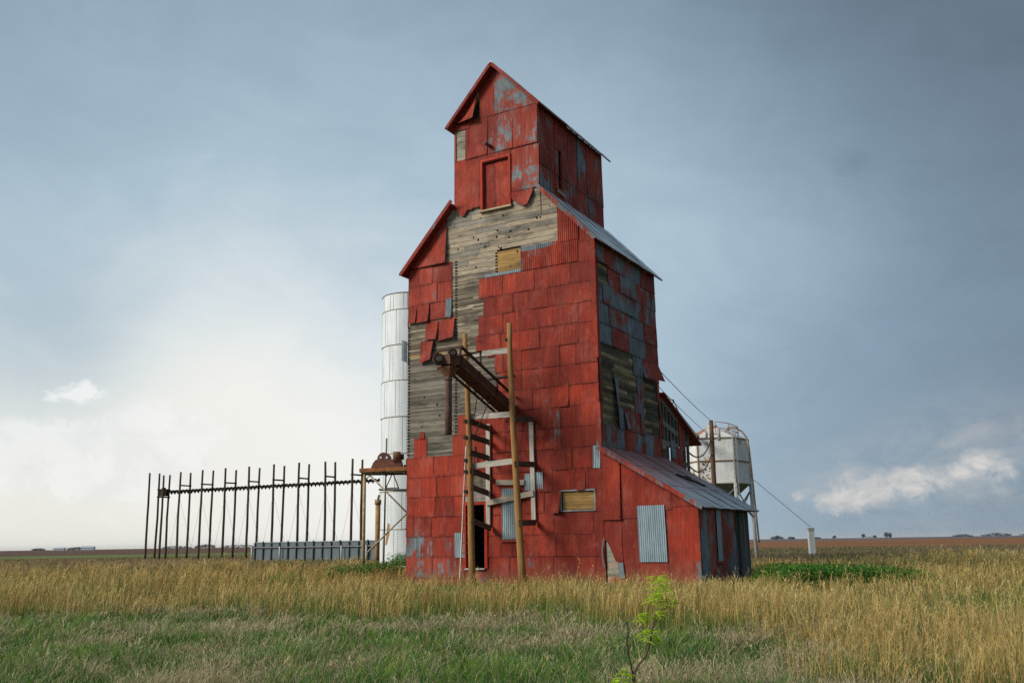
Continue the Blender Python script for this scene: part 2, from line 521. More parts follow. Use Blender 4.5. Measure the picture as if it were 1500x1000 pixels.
g = MB()
GS = 26000.0
g.add([(-GS, -600, GZ), (GS, -600, GZ), (GS, GS, GZ), (-GS, GS, GZ)], [(0, 1, 2, 3)])
tag(g.build('ground', mat_ground()), kind='structure')
flat('stubble_field', [(9, 152), (400, 120), (9000, 700), (9000, 5200), (40, 5200)], GZ + 0.010, mat_field('stubble', (0.16, 0.070, 0.030), (0.26, 0.125, 0.058), (0.03, 1.0, 1)))
flat('far_field', [(40, 640), (9000, 1500), (14000, 22000), (40, 22000)], GZ + 0.024, mat_field('hazed_earth', (0.105, 0.085, 0.095), (0.16, 0.125, 0.13), (0.02, 1.0, 1)))  # distance haze put into the purple-grey field colour
flat('ploughed_field', [(-9000, 560), (-300, 225), (-95, 262), (38, 330), (38, 18000), (-9000, 18000)], GZ + 0.010, mat_field('ploughed_earth', (0.090, 0.050, 0.034), (0.135, 0.078, 0.055), (0.03, 1.0, 1)))
flat('green_verge', [(-420, 150), (-95, 176), (36, 190), (36, 328), (-95, 260), (-300, 222)], GZ + 0.010, mat_field('young_crop', (0.075, 0.105, 0.028), (0.17, 0.18, 0.06), (0.1, 1.0, 1)))

# ---------------------------------------------------------------- grain elevator
W_, DP = 8.3, 5.9
ZE = 12.1                                   # eave height
SLP = 1.07
CL, CR, ZC = -6.05, -2.17, 17.95
CM = (CL + CR) / 2


def roofz(u):
    return ZE - SLP * u if u > -W_ / 2 else ZE + SLP * (u + W_)


def croofz(u):
    return ZC + SLP * (CR - u) if u > CM else ZC + SLP * (u - CL)


def F(a, z, d):
    return (a, -d, z)


def S(a, z, d):
    return (d, a, z)


def LW(a, z, d):
    return (-W_ - d, a, z)


def BK(a, z, d):
    return (a, DP + d, z)


def CSd(a, z, d):
    return (CR + d, a, z)


def CLs(a, z, d):
    return (CL - d, a, z)


def sheet(mb, fr, a0, a1, z0, z1, wear=0.3, lift=0.028, roof=None, curl=0.0, cs=1, base=None, n=(8, 6), tilt=0.0, col=None, zc=0.0):
    """one sheet of flat iron nailed at the top, standing off a little at its foot; corner may curl"""
    tint = U(0.1, 0.9)
    wv = wear + U(-0.035, 0.035)
    b = base if base is not None else 0.012 + 0.012 * R()
    lift = min(lift, 0.05)
    ph, amp = U(0, 6), U(0.002, 0.008)
    wob = [U(-0.008, 0.008) for _ in range(4)]

    def fn(s, t):
        a = a0 + (a1 - a0) * s
        zt = min(z1, roof(a)) if roof else z1
        zt = max(zt, z0 + 0.001)
        z = z0 + (zt - z0) * t + tilt * (s - 0.5) + (1 - t) * (wob[0] * (1 - s) + wob[1] * s)
        a2 = a + wob[2] * (1 - t) + wob[3] * t
        d = b + lift * (1 - t) ** 1.5 + amp * math.sin(PI * t) * math.sin(ph + 5 * s)
        if curl:
            k = s if cs > 0 else 1 - s
            c = max(0.0, (1 - t) * 0.75 + k * 0.75 - 0.55)
            d += curl * 0.55 * c
            a2 -= cs * 0.2 * curl * c
            z += zc * c * c
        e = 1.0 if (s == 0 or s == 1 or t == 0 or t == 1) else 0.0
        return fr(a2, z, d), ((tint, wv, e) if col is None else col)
    mb.grid(fn, n[0], n[1])


def row(mb, fr, z0, z1, spans, wear=0.3, wid=0.76, roof=None, jit=0.03, wearfn=None):
    for a0, a1 in spans:
        x = a0
        step = U(0.35, 0.95) * wid
        k = 0
        while x < a1 - 1e-6:
            x1 = x + step
            if a1 - x1 < 0.3:
                x1 = a1
            step = wid * U(0.85, 1.2)
            wv = wearfn((x + x1) / 2, (z0 + z1) / 2) if wearfn else wear
            curl = U(0.04, 0.11) if R() < 0.06 else 0.0
            sheet(mb, fr, x - (0.02 if k else 0), x1, z0 - 0.035 + U(-jit, jit) * 0.5, z1, wv, U(0.006, 0.022), roof, curl, rnd.choice((-1, 1)), 0.010 + 0.012 * (k % 2) + 0.006 * R())
            x = x1
            k += 1


def planks(mb, fr, a0, a1, z0, z1, h, colfn, roof=None, dep=0.03, gap=0.005, seg=(1.2, 3.6), holes=(), stand=0.0):
    z = z0
    while z < z1 - 0.01:
        hh = min(h * U(0.93, 1.07), z1 - z)
        A0, A1 = a0, a1
        if roof:                                   # cut the course off under the rake
            while A0 < A1 and roof(A0) < z + 0.01:
                A0 += 0.02
            while A1 > A0 and roof(A1) < z + 0.01:
                A1 -= 0.02
        B0, B1 = A0, A1
        if roof:
            while B0 < B1 and roof(B0) < z + hh:
                B0 += 0.02
            while B1 > B0 and roof(B1) < z + hh:
                B1 -= 0.02
        cuts = [A0, B0] if B0 > A0 else [A0]
        while cuts[-1] < B1 - 0.01:
            x1 = min(B1, cuts[-1] + U(*seg))
            cuts.append(B1 if B1 - x1 < 0.3 else x1)
        if B1 < A1:
            cuts.append(A1)
        for x, x1 in zip(cuts, cuts[1:]):
            xa, xb, zt = x, x1, z + hh
            ok = True
            pieces = [(xa, xb)]
            for (h0, h1, hz0, hz1) in holes:
                if z < hz1 - 0.02 and zt > hz0 + 0.02:
                    np_ = []
                    for p, q in pieces:
                        if q <= h0 or p >= h1:
                            np_.append((p, q))
                        else:
                            if p < h0:
                                np_.append((p, h0))
                            if q > h1:
                                np_.append((h1, q))
                    pieces = np_
            if ok:
                for p, q in pieces:
                    d = stand - R() * 0.012
                    c = colfn((p + q) / 2, z)
                    zz = [zt - gap, zt - gap]
                    if roof:
                        zz = [min(zt - gap, roof(p)), min(zt - gap, roof(q))]
                        if zz[0] <= z and zz[1] <= z:
                            continue
                        zz = [max(zz[0], z + 0.001), max(zz[1], z + 0.001)]
                    b_, tp = d - dep, d
                    vsx = [fr(p, z, b_), fr(q, z, b_), fr(q, z, tp), fr(p, z, tp), fr(p, zz[0], b_), fr(q, zz[1], b_), fr(q, zz[1], tp), fr(p, zz[0], tp)]
                    mb.add(vsx, [(0, 3, 2, 1), (4, 5, 6, 7), (0, 1, 5, 4), (1, 2, 6, 5), (2, 3, 7, 6), (3, 0, 4, 7)], c)
        z += hh


def corr(mb, fr, a0, a1, z0, z1, pitch=0.075, amp=0.011, d=0.05, colfn=None, roof=None, skew=0.0, nz=6, zj=0.0):
    n = max(8, int((a1 - a0) / pitch * 8))
    ph = U(0, 6)
    off = {}

    def fn(s, t):
        a = a0 + (a1 - a0) * s
        zt = min(z1, roof(a)) if roof else z1
        k = int(s * 9.99)
        if k not in off:
            off[k] = U(-zj, zj)
        z = z0 + (max(zt, z0 + 0.001) - z0) * t + (off[k] if t in (0, 1) else 0)
        dd = d + amp * math.cos(2 * PI * (a - a0) / pitch) + 0.006 * math.sin(ph + 4 * t)
        return fr(a + skew * (t - 0.5), z, dd), (colfn(a, z) if colfn else (0.22, 0.29, 0.33))
    mb.grid(fn, n, nz)


EORG = (0, 0, GZ)
ele = thing('grain_elevator', 'tall abandoned red grain elevator with peeling tin cladding and a gabled cupola', 'grain elevator', bw(0, 0, GZ), ANG)


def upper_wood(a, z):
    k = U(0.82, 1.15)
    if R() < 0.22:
        return (0.25 * k, 0.225 * k, 0.185 * k)
    return (0.36 * k, 0.295 * k, 0.215 * k)


def crib_wood(a, z):
    if a < -7.42 and 8.35 < z < 9.85:
        k = U(0.8, 1.15)
        return (0.36 * k, 0.225 * k, 0.085 * k)
    k = U(0.55, 1.25)
    if z < 8.3:
        return (0.215 * k, 0.190 * k, 0.152 * k)
    if R() < 0.3:
        return (0.34 * k, 0.285 * k, 0.205 * k)
    return (0.20 * k, 0.165 * k, 0.12 * k)


def ochre_wood(a, z):
    k = U(0.75, 1.2)
    return (0.34 * k, 0.205 * k, 0.075 * k)


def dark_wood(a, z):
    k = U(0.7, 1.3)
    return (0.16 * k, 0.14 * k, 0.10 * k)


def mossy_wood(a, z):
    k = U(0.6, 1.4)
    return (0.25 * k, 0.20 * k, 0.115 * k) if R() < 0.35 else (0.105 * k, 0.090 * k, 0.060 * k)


# boards under the cladding, front
DOOR = (-5.58, -4.74, 0.32, 2.58)
mb = MB()
planks(mb, F, -W_, 0, GZ - 0.05, 4.5, 0.16, dark_wood, holes=[DOOR, (-1.6, -0.27, 2.27, 2.97)])
planks(mb, F, -W_, 0, 4.5, 11.3, 0.075, crib_wood, seg=(1.5, 3.9), gap=0.010)
planks(mb, F, -W_, 0, 11.3, 16.4, 0.205, upper_wood, roofz, seg=(1.0, 3.4), gap=0.014, holes=[(-4.11, -3.05, 11.38, 12.22), (-4.74, -3.50, 13.98, 16.05)])
# end grain of the cribbed bin walls showing between the boards
for ua, za, zb in ((-6.0, 9.0, 12.15), (-6.02, 4.6, 8.3), (-4.14, 11.4, 12.2), (-8.26, 4.6, 9.8)):
    z = za
    while z < zb:
        mb.box((ua - 0.05, -0.012, z), (ua + 0.05, 0.004, z + 0.055), (0.025, 0.02, 0.016))
        z += 0.124
for i in range(46):                                     # knot holes and nail holes
    a, z = U(-6.2, -1.6), U(11.5, 14.4)
    if i > 30:
        a, z = U(-8.2, -4.4), U(4.7, 8.1)
    r = U(.015, .045)
    if z < roofz(a) - .15:
        mb.box((a - r, -.004, z - r), (a + r, .006, z + r * 1.2), (.018, .015, .012))
mb.build('board_wall', M_WOODH, ele, EORG)
mb = MB()
planks(mb, F, -4.10, -3.06, 11.38, 12.22, 0.16, ochre_wood, seg=(3, 4), stand=0.006)
mb.build('board_patch', M_WOODH, ele, EORG)['label'] = 'yellow plywood-coloured board patch high in the grey boards'
mb = MB()
planks(mb, F, -1.55, -0.32, 2.3, 2.94, 0.062, ochre_wood, seg=(3, 4), stand=-0.02)
for a in (((-1.6, 2.27), (-0.27, 2.27)), ((-0.27, 2.27), (-0.27, 2.97)), ((-1.6, 2.97), (-0.27, 2.97)), ((-1.6, 2.27), (-1.6, 2.97))):
    mb.beam((a[0][0], -0.03, a[0][1]), (a[1][0], -0.03, a[1][1]), 0.05, 0.06, (0.26, 0.28, 0.28), (0, 1, 0))
mb.build('boarded_window', M_WOODH, ele, EORG)
# side, back, left board walls (whole)
mb = MB()
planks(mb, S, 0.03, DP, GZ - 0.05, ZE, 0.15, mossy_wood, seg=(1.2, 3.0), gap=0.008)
mb.build('board_wall', M_WOODH, ele, EORG)
mb = MB()
planks(mb, LW, 0.03, DP, GZ - 0.05, ZE, 0.3, dark_wood, seg=(3, 6))
planks(mb, BK, -W_, 0, GZ - 0.05, 16.4, 0.3, dark_wood, roofz, seg=(3, 6))
mb.build('board_wall', M_WOODH, ele, EORG)
# backing so that no daylight shows through the joints
mb = MB()


def quad(mb, fr, a0, a1, z0, z1, d, col=(0.03, 0.025, 0.02)):
    mb.add([fr(a0, z0, d), fr(a1, z0, d), fr(a1, z1, d), fr(a0, z1, d)], [(0, 1, 2, 3)], col)


for a0, a1, z0, z1 in ((-W_ + .05, DOOR[0], GZ, ZE), (DOOR[1], -.05, GZ, ZE), (DOOR[0], DOOR[1], GZ, DOOR[2]), (DOOR[0], DOOR[1], DOOR[3], ZE)):
    quad(mb, F, a0, a1, z0, z1, -0.06)
mb.add([(-W_, 0.06, ZE), (0, 0.06, ZE), (-W_ / 2, 0.06, ZE + SLP * W_ / 2)], [(0, 1, 2)], (0.03, 0.025, 0.02))
quad(mb, S, .05, DP - .05, GZ, ZE, -0.06)
quad(mb, LW, .05, DP - .05, GZ, ZE, -0.06)
quad(mb, BK, -W_ + .05, -.05, GZ, ZE, -0.06)
mb.build('wall_lining', M_DARK, ele, EORG)

# front tin cladding
mb = MB()
H = 0.75


def fwear(a, z):
    k = 0.35 + 0.04 * math.sin(a * 1.7 + z)
    if z < 1.6 and -8.3 < a < -5:
        k += 0.075
    if z < 1.6:
        k += 0.02
    if -3.6 < a < -1.6 and 3 < z < 7:
        k += 0.05
    return k


rows = {
    -1: [(-W_, -5.62), (-4.70, 0)], 0: [(-W_, -5.62), (-4.70, 0)], 1: [(-W_, -5.62), (-4.70, 0)], 2: [(-W_, -5.62), (-4.70, 0)],
    3: [(-W_, -5.62), (-4.70, -1.62), (-0.25, 0)], 4: [(-W_, -5.3), (-4.66, 0)], 5: [(-W_, 0)],
    6: [(-7.96, -7.36), (-6.17, 0)], 7: [(-5.93, 0)], 8: [(-4.05, 0)], 9: [(-4.10, 0)], 10: [(-4.26, 0)], 11: [(-5.08, 0)],
    12: [(-4.97, 0)], 13: [(-4.74, 0)], 14: [(-4.94, 0)], 15: [(-0.64, 0)]}
for k in range(-1, 16):
    z0, z1 = k * H, (k + 1) * H
    if k == -1:
        z0 = GZ - 0.05
    if k == 11:
        sheet(mb, F, -4.62, -4.24, 8.12, 8.5, 0.36)
    row(mb, F, z0, z1, rows[k], wearfn=fwear)
sheet(mb, F, -5.62, -4.70, GZ - 0.05, DOOR[2] - 0.04, 0.42)
sheet(mb, F, -7.70, -7.48, 5.2, 5.47, 0.36)
row(mb, F, 12.0, 17.0, [(-0.62, 0.0)], 0.38, 0.8, roofz)
# upper left group: rows on their own nailing lines
row(mb, F, 11.42, 12.18, [(-W_, -6.18)], 0.40, 0.8, roofz)
row(mb, F, 10.65, 11.42, [(-W_, -6.20)], 0.40)
sheet(mb, F, -W_, -7.86, 9.86, 10.65, 0.38, 0.05, None, 0.16, 1)
sheet(mb, F, -7.87, -7.25, 9.86, 10.65, 0.38, 0.05, None, 0.14, 1, base=0.03)
sheet(mb, F, -7.26, -6.42, 9.90, 10.65, 0.38, 0.03)
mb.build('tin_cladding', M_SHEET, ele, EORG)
# loose and peeling sheets, each its own part
for (a0, a1, z0, z1, wear, lift, cu, cs, tl, lb) in (
        (-7.42, -6.80, 9.10, 9.86, .36, .05, .22, 1, -.05, 'loose red sheet hanging beside the yellow boards'),
        (-6.79, -6.02, 9.03, 9.86, .36, .07, .18, 1, .06, 'loose red sheet with its foot kicked out'),
        (-7.68, -7.00, 8.22, 9.12, .36, .06, .35, 1, .10, 'torn red sheet curling off above the bare boards'),
        (-6.46, -6.20, 9.90, 10.68, .80, .12, .10, -1, .0, 'narrow grey sheet turned edge out'),
        (-0.98, -0.62, 2.97, 3.6, .36, .04, .12, -1, .0, None),
        (-1.95, -1.55, 2.2, 3.0, .36, .05, .25, 1, .0, 'red sheet bent out beside the boarded window')):
    mb = MB()
    sheet(mb, F, a0, a1, z0, z1, wear, lift, None, cu, cs, 0.035, tilt=tl)
    o = mb.build('loose_sheet', M_SHEET, ele, EORG)
    if lb:
        o['label'] = lb
mb = MB()
sheet(mb, F, -W_, -6.40, 12.15, 14.0, 0.36, 0.02, roofz, 0.22, 1, 0.02, n=(10, 10))
mb.build('loose_sheet', M_SHEET, ele, EORG)['label'] = 'tall red gable sheet peeling at its right edge'
# bent grey sheet sticking out past the left edge
mb = MB()
mb.grid(lambda s, t: ((-W_ - 0.02 - 0.26 * s, -0.05 - 0.05 * math.sin(3 * s), 8.3 + 0.85 * t + 0.12 * s), (0.5, 0.95, 0)), 5, 5)
mb.build('loose_sheet', M_SHEET, ele, EORG)['label'] = 'bent grey sheet sticking out past the left corner'
# corrugated pieces (painted red with bare heads, and bare zinc)
mb = MB()


def ccol(a, z):
    return (0.45 + 0.3 * math.sin(a * 7), 0.42 + (0.45 if (z > 12.02 and a < -1.5 - 0.5 * R()) else 0.0), 0)


corr(mb, F, -3.04, -0.64, 11.27, 12.2, 0.085, 0.012, 0.04, ccol, None, 0, 10, 0.01)
corr(mb, F, -1.43, -0.60, 12.12, 14.5, 0.085, 0.012, 0.055, lambda a, z: (0.6, 0.42, 0), roofz, 0, 8)
mb.build('corrugated_cladding', M_SHEET, ele, EORG)
mb = MB()
corr(mb, F, -4.70, -3.05, 11.26, 11.36, 0.085, 0.010, 0.03, None, None, 0, 2)
mb.build('corrugated_sheet', M_ZINC, ele, EORG)
for a0, a1, z0, z1, d, lb in ((-3.99, -3.22, 1.33, 3.14, .07, 'tall grey corrugated sheet over the window between the poles'), (-6.05, -5.62, 0.70, 1.60, .07, 'small grey corrugated sheet low beside the ladder'), (-3.03, -2.66, 3.04, 3.64, .06, 'short corrugated patch tilted beside the right upright'), (-2.64, -2.29, 3.07, 3.67, .05, 'flat-ribbed corrugated patch right of the right upright'), (-0.29, -0.01, 3.70, 4.48, .06, 'narrow corrugated patch at the right corner')):
    mb = MB()
    corr(mb, F, a0, a1, z0, z1, 0.085, 0.012, d, lambda a, z: (0.27, 0.335, 0.36), None, U(-.03, .03), 6)
    mb.build('corrugated_sheet', M_ZINC, ele, EORG)['label'] = lb
mb = MB()
mb.box((-4.06, -0.10, 1.24), (-3.15, -0.02, 1.31), (0.30, 0.06, 0.04))
mb.build('window_sill', M_WOODH, ele, EORG)
mb = MB()
mb.beam((-4.21, -0.10, 3.38), (-3.02, -0.10, 3.33), 0.05, 0.19, (0.36, 0.30, 0.24))
mb.build('wall_board', M_WOODH, ele, EORG)
# doorway: frame, sill and the boards above
dw = MB()
planks(dw, F, -5.6, -4.66, 2.72, 3.14, 0.14, lambda a, z: (0.34 * U(.8, 1.1), 0.30 * U(.9, 1.0), 0.25), seg=(2, 3), stand=0.03)
door = dw.build('doorway', M_WOODH, ele, EORG)
dw = MB()
dk0 = (.012, .011, .010)  # near-black box added in the doorway, inside darkness put into its colour
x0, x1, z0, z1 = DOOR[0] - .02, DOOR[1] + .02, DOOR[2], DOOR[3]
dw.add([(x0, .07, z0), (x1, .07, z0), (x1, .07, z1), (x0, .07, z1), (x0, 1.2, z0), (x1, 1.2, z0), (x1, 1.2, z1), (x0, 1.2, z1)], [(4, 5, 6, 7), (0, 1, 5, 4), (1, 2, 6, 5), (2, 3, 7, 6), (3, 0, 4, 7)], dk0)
o = dw.build('dark_door_box', M_DARK, door)
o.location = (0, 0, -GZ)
dw = MB()
for a in (DOOR[0] - 0.04, DOOR[1] + 0.05):
    dw.box((a - 0.06, -0.07, DOOR[2]), (a + 0.06, 0.10, DOOR[3] + 0.02), (0.34, 0.035, 0.022))
dw.box((DOOR[0] - 0.1, -0.072, DOOR[3] + 0.02), (DOOR[1] + 0.11, 0.10, DOOR[3] + 0.14), (0.36, 0.045, 0.03))
dw.build('frame', M_WOODV, door)
for o in (bpy.data.objects['frame'],):
    o.location = (0, 0, -GZ)
dw = MB()
dw.box((DOOR[0], -0.12, DOOR[2] - 0.05), (DOOR[1], 0.3, DOOR[2]), (0.46, 0.44, 0.40))
o = dw.build('sill', M_WOODH, door)
o.location = (0, 0, -GZ)

# right wall cladding, much of its paint gone


def swear(a, z):
    k = 0.545 + 0.04 * math.sin(a * 2.3 + z * 0.7)
    if z < 4.6:
        k -= 0.03
    if a > 4.8:
        k -= 0.08
    if z < 2:
        k -= 0.04
    return k


mb = MB()
rows = {-1: [(0, DP)], 0: [(0, DP)], 1: [(0, DP)], 2: [(0, DP)], 3: [(0, DP)], 4: [(0, DP)], 5: [(0, DP)], 6: [(0, DP)],
        7: [(1.62, 3.25), (3.25, 4.15), (5.72, DP)], 8: [(3.25, 4.15), (5.70, DP)], 9: [(3.52, 4.2), (5.62, DP)], 10: [(0, .22), (3.2, DP)],
        11: [(0, DP)], 12: [(0, DP)], 13: [(0, DP)], 14: [(0, .12), (1.12, DP)], 15: [(0, DP)]}
for k in range(-1, 16):
    z0, z1 = k * H, (k + 1) * H
    if k == -1:
        z0 = GZ - 0.05
    if k == 7:
        z1 = 6.03
    if k == 15:
        z1 = ZE - 0.05
    row(mb, S, z0, z1, rows[k], wearfn=swear, wid=1.5 if k > 10 else 0.9)
sheet(mb, S, 0.02, 0.25, 6.0, 8.2, 0.42)
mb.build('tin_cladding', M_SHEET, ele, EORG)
for (a0, a1, z0, z1, wear, lift, cu, cs, tl, lb) in ((1.18, 1.66, 5.30, 7.15, .62, .05, .35, -1, -.35, 'narrow grey sheet hanging askew on the shaded wall'), (4.15, 5.62, 7.45, 8.24, .46, .03, .75, 1, .0, 'bent sheet folded out near the rear corner'), (0.1, 1.15, 11.2, 11.95, .5, .03, .25, 1, .0, None), (2.1, 2.6, 5.28, 5.9, .6, .03, .2, -1, .1, None)):
    mb = MB()
    sheet(mb, S, a0, a1, z0, z1, wear, lift, None, cu, cs, 0.035, tilt=tl)
    o = mb.build('loose_sheet', M_SHEET, ele, EORG)
    if lb:
        o['label'] = lb
# corner flashing on the front right corner, and the peeled bit of it
for za, zb in ((GZ - .03, 3.0), (3.0, 6.0), (7.6, 9.6), (9.6, ZE)):
    mb = MB()
    tn, wv = U(.2, .8), U(.36, .44)
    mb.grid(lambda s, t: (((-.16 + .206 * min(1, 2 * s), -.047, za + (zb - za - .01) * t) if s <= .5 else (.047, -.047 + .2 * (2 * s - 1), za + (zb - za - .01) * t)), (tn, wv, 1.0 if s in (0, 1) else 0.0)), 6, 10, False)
    mb.build('corner_flashing', M_SHEET, ele, EORG)
# left wall cladding (edge on)
mb = MB()
for k in range(-1, 16):
    row(mb, LW, k * H if k >= 0 else GZ - .05, min((k + 1) * H, ZE - .05), [(0, DP)] if k < 6 or k > 10 else [(1.2, DP)], 0.4)
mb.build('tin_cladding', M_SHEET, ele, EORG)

# main roof


def roof_slab(mb, mbs, ridge, eave, zr, ze, v0, v1, th=0.07, col=(0.36, 0.40, 0.43), ucol=(0.22, 0.03, 0.02), nx=9, nz=6):
    """one slope: a lapped tin skin on a boarded deck"""
    n = Vector((ze - zr, 0, -(eave - ridge))).normalized()
    if n.z < 0:
        n = -n
    mb.prism([(ridge, zr), (eave, ze), (eave + n.x * th, ze + n.z * th), (ridge + n.x * th, zr + n.z * th)] if eave > ridge else
             [(eave, ze), (ridge, zr), (ridge + n.x * th, zr + n.z * th), (eave + n.x * th, ze + n.z * th)], v0, v1, ucol)
    L = math.hypot(eave - ridge, ze - zr)
    dx, dz = (eave - ridge) / L, (ze - zr) / L
    y = v0 - 0.03
    k = 0
    while y < v1:
        y1 = min(v1 + 0.03, y + 0.72)
        j0 = 0
        for j in range(3):
            l0, l1 = L * j / 3 - (0.06 if j else 0), L * (j + 1) / 3 + (0.04 if j == 2 else 0)
            off = 0.012 + 0.012 * (k % 2) + 0.008 * (2 - j) + 0.004 * R()
            ph = U(0, 6)
            kc = U(0.85, 1.15)
            cc = tuple(x * kc for x in col)

            def fn(s, t, y=y, y1=y1, l0=l0, l1=l1, off=off, ph=ph, cc=cc):
                yy = y - (0.03 if k else 0) + (y1 - y + (0.03 if k else 0)) * s
                ll = l0 + (l1 - l0) * t
                h = th + off + 0.006 * math.sin(ph + 6 * s) * math.sin(PI * t)
                return (ridge + dx * ll + n.x * h, yy, zr + dz * ll + n.z * h), cc
            mbs.grid(fn, 5, 4)
        y = y1
        k += 1


rf = MB()
skins = []
for eave, ze in ((0.2, roofz(0) - SLP * 0.2), (-W_ - 0.2, roofz(0) - SLP * 0.2)):
    ridge = -2.21 if eave > -4 else -6.01
    rs = MB()
    roof_slab(rf, rs, ridge, eave, roofz(-2.21), ze, -0.32, 6.35, 0.045, (0.48, 0.51, 0.53))
    skins.append(rs)
roof = rf.build('roof', M_WOODV, ele, EORG)
for rs in skins:
    o = rs.build('tin_skin', M_ROOF, roof)
    o.location = (0, 0, -GZ)
for s in (1, -1):
    ue = 0.2 if s > 0 else -W_ - 0.2
    ur = -2.21 if s > 0 else -6.01
    rf = MB()
    rf.beam((ur, -0.335, roofz(ur) + 0.05), (ue, -0.335, ZE - SLP * 0.2 + 0.02), 0.03, 0.15, (0.5, 0.52 if s > 0 else 0.42, 0.6))
    o = rf.build('rake_board', M_SHEET, roof)
    o.location = (0, 0, -GZ)
for v in (1.3, 2.9, 4.6):
    rf = MB()
    rf.beam((0.02, v, ZE - 0.08), (0.19, v, ZE - 0.24), 0.06, 0.10, (0.22, 0.12, 0.07))
    o = rf.build('rafter_tail', M_WOODV, roof)
    o.location = (0, 0, -GZ)

# cupola ------------------------------------------------------------------
cup_z = 14.2
mb = MB()
planks(mb, F, CL, CR, 16.2, 20.4, 0.2, upper_wood, croofz, holes=[(-4.74, -3.50, 13.9, 16.0)])
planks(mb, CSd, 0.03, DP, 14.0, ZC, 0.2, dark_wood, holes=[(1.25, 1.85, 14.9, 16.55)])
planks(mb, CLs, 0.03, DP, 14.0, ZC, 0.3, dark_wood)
planks(mb, BK, CL, CR, 14.0, 20.4, 0.3, dark_wood, croofz)
quad(mb, CSd, .05, DP - .05, 14, 14.9, -.06)
quad(mb, CSd, .05, 1.25, 14, ZC, -.06)
quad(mb, CSd, 1.85, DP - .05, 14, ZC, -.06)
quad(mb, CLs, .05, DP - .05, 14, ZC, -.06)
cup = mb.build('cupola', M_WOODH, ele, EORG)


def csub(mb, name, mat, label=None):
    o = mb.build(name, mat, cup)
    o.location = (0, 0, -GZ)
    if label:
        o['label'] = label
    return o


def cwear(a, z):
    k = 0.36
    if -4.4 < a < -2.4 and 16.4 < z < 18.9:
        k = 0.505
    elif a > -3.4:
        k = 0.45
    return k


mb = MB()
CZ = [(14.15, 16.34), (16.34, 17.98), (17.98, 20.3)]
sheet(mb, F, CL, -4.84, 14.30, 16.36, 0.36, 0.02, None, 0, 1, 0.03, (10, 12))
for a0, a1, w_ in ((-5.36, -4.45, .36), (-4.47, -3.3, .505), (-3.32, -2.2, .475)):
    sheet(mb, F, a0, a1, 16.32, 18.0, w_, 0.03, None, 0.05, 1, 0.02 + 0.01 * R(), (12, 16))
sheet(mb, F, -6.05, -5.97, 16.3, 18.05, .36, 0.02, None, 0, 1, .03)
sheet(mb, F, -5.52, -5.34, 16.3, 18.05, .36, 0.02, None, 0, 1, .035)
sheet(mb, F, -6.05, -5.3, 17.66, 18.05, .36, 0.02, croofz, 0, 1, .03)
sheet(mb, F, -4.86, -4.14, 17.95, 20.3, .36, .02, croofz, 0, 1, .02, (8, 14))
sheet(mb, F, -4.16, -2.18, 17.95, 20.3, .50, .02, croofz, 0, 1, .025, (14, 14))
sheet(mb, F, -3.46, CR, 14.5, 16.36, .47, .03, None, 0, 1, .025, (14, 12))
sheet(mb, F, -4.86, -3.42, 15.98, 16.36, .40, .01, None, 0, 1, .045)


def jag(mb, a0, a1, pts, wear, curl=0.0):
    """ragged foot of a rusted-through sheet: pts = lower edge heights from a0 to a1"""
    n = (len(pts) - 1) * 3
    tint = 0.5

    def fn(s, t):
        x = s * (len(pts) - 1)
        i = min(int(x), len(pts) - 2)
        zb = pts[i] + (pts[i + 1] - pts[i]) * (x - i)
        z = zb + (14.66 - zb) * t
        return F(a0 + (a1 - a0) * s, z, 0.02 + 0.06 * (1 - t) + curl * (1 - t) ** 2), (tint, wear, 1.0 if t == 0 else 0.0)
    mb.grid(fn, n, 4)


jag(mb, CL, -4.80, [14.42, 14.25, 13.98, 13.93, 14.16, 14.14, 14.20, 14.18, 14.19], .37)
jag(mb, -3.44, -2.46, [14.42, 14.16, 14.08, 13.98, 13.92, 13.82, 13.84, 13.86, 14.05, 14.25], .40, 0.06)
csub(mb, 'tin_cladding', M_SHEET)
mb = MB()
sheet(mb, F, -6.05, -4.88, 17.92, 20.2, .36, .03, croofz, 0.55, 1, .03, (12, 14))
csub(mb, 'loose_sheet', M_SHEET, 'gable sheet peeled away from the siding under the left eave')
mb = MB()
mb.add([F(-5.30, 17.93, .012), F(-4.84, 17.93, .012), F(-4.84, 18.95, .012)], [(0, 1, 2)], (.03, .025, .02))  # flat near-black triangle, shade behind the peeled sheet put into its colour
csub(mb, 'gap_shade', M_DARK)
mb = MB()
k = 0
for a0, a1 in ((-4.70, -4.14), (-4.16, -3.50)):
    sheet(mb, F, a0, a1, 14.03, 15.98, 0.40, 0.0, None, 0, 1, -0.05 + 0.008 * k, (8, 12))
    k += 1
dr = csub(mb, 'loft_door', M_SHEET)
mb = MB()
mb.box((-4.80, -0.09, 14.0), (-4.70, 0.06, 16.02), (0.36, 0.05, 0.03))
mb.box((-3.50, -0.09, 14.0), (-3.42, 0.06, 16.02), (0.36, 0.05, 0.03))
mb.box((-4.80, -0.092, 16.02), (-3.42, 0.06, 16.12), (0.38, 0.05, 0.03))
mb.box((-4.84, -0.13, 13.93), (-3.40, 0.06, 14.0), (0.42, 0.33, 0.22))
csub(mb, 'loft_door_frame', M_WOODV)
mb = MB()
planks(mb, F, -5.97, -5.52, 16.36, 17.66, 0.17, lambda a, z: (0.33 * U(.8, 1.1), 0.29, 0.22), seg=(2, 3), stand=0.01)
csub(mb, 'boarded_window', M_WOODH)
mb = MB()
mb.tube([(-4.30, 0.0, 16.60), (-4.38, -0.42, 16.66)], 0.07, 10, (0.10, 0.08, 0.075))
csub(mb, 'vent_pipe', M_RUST)
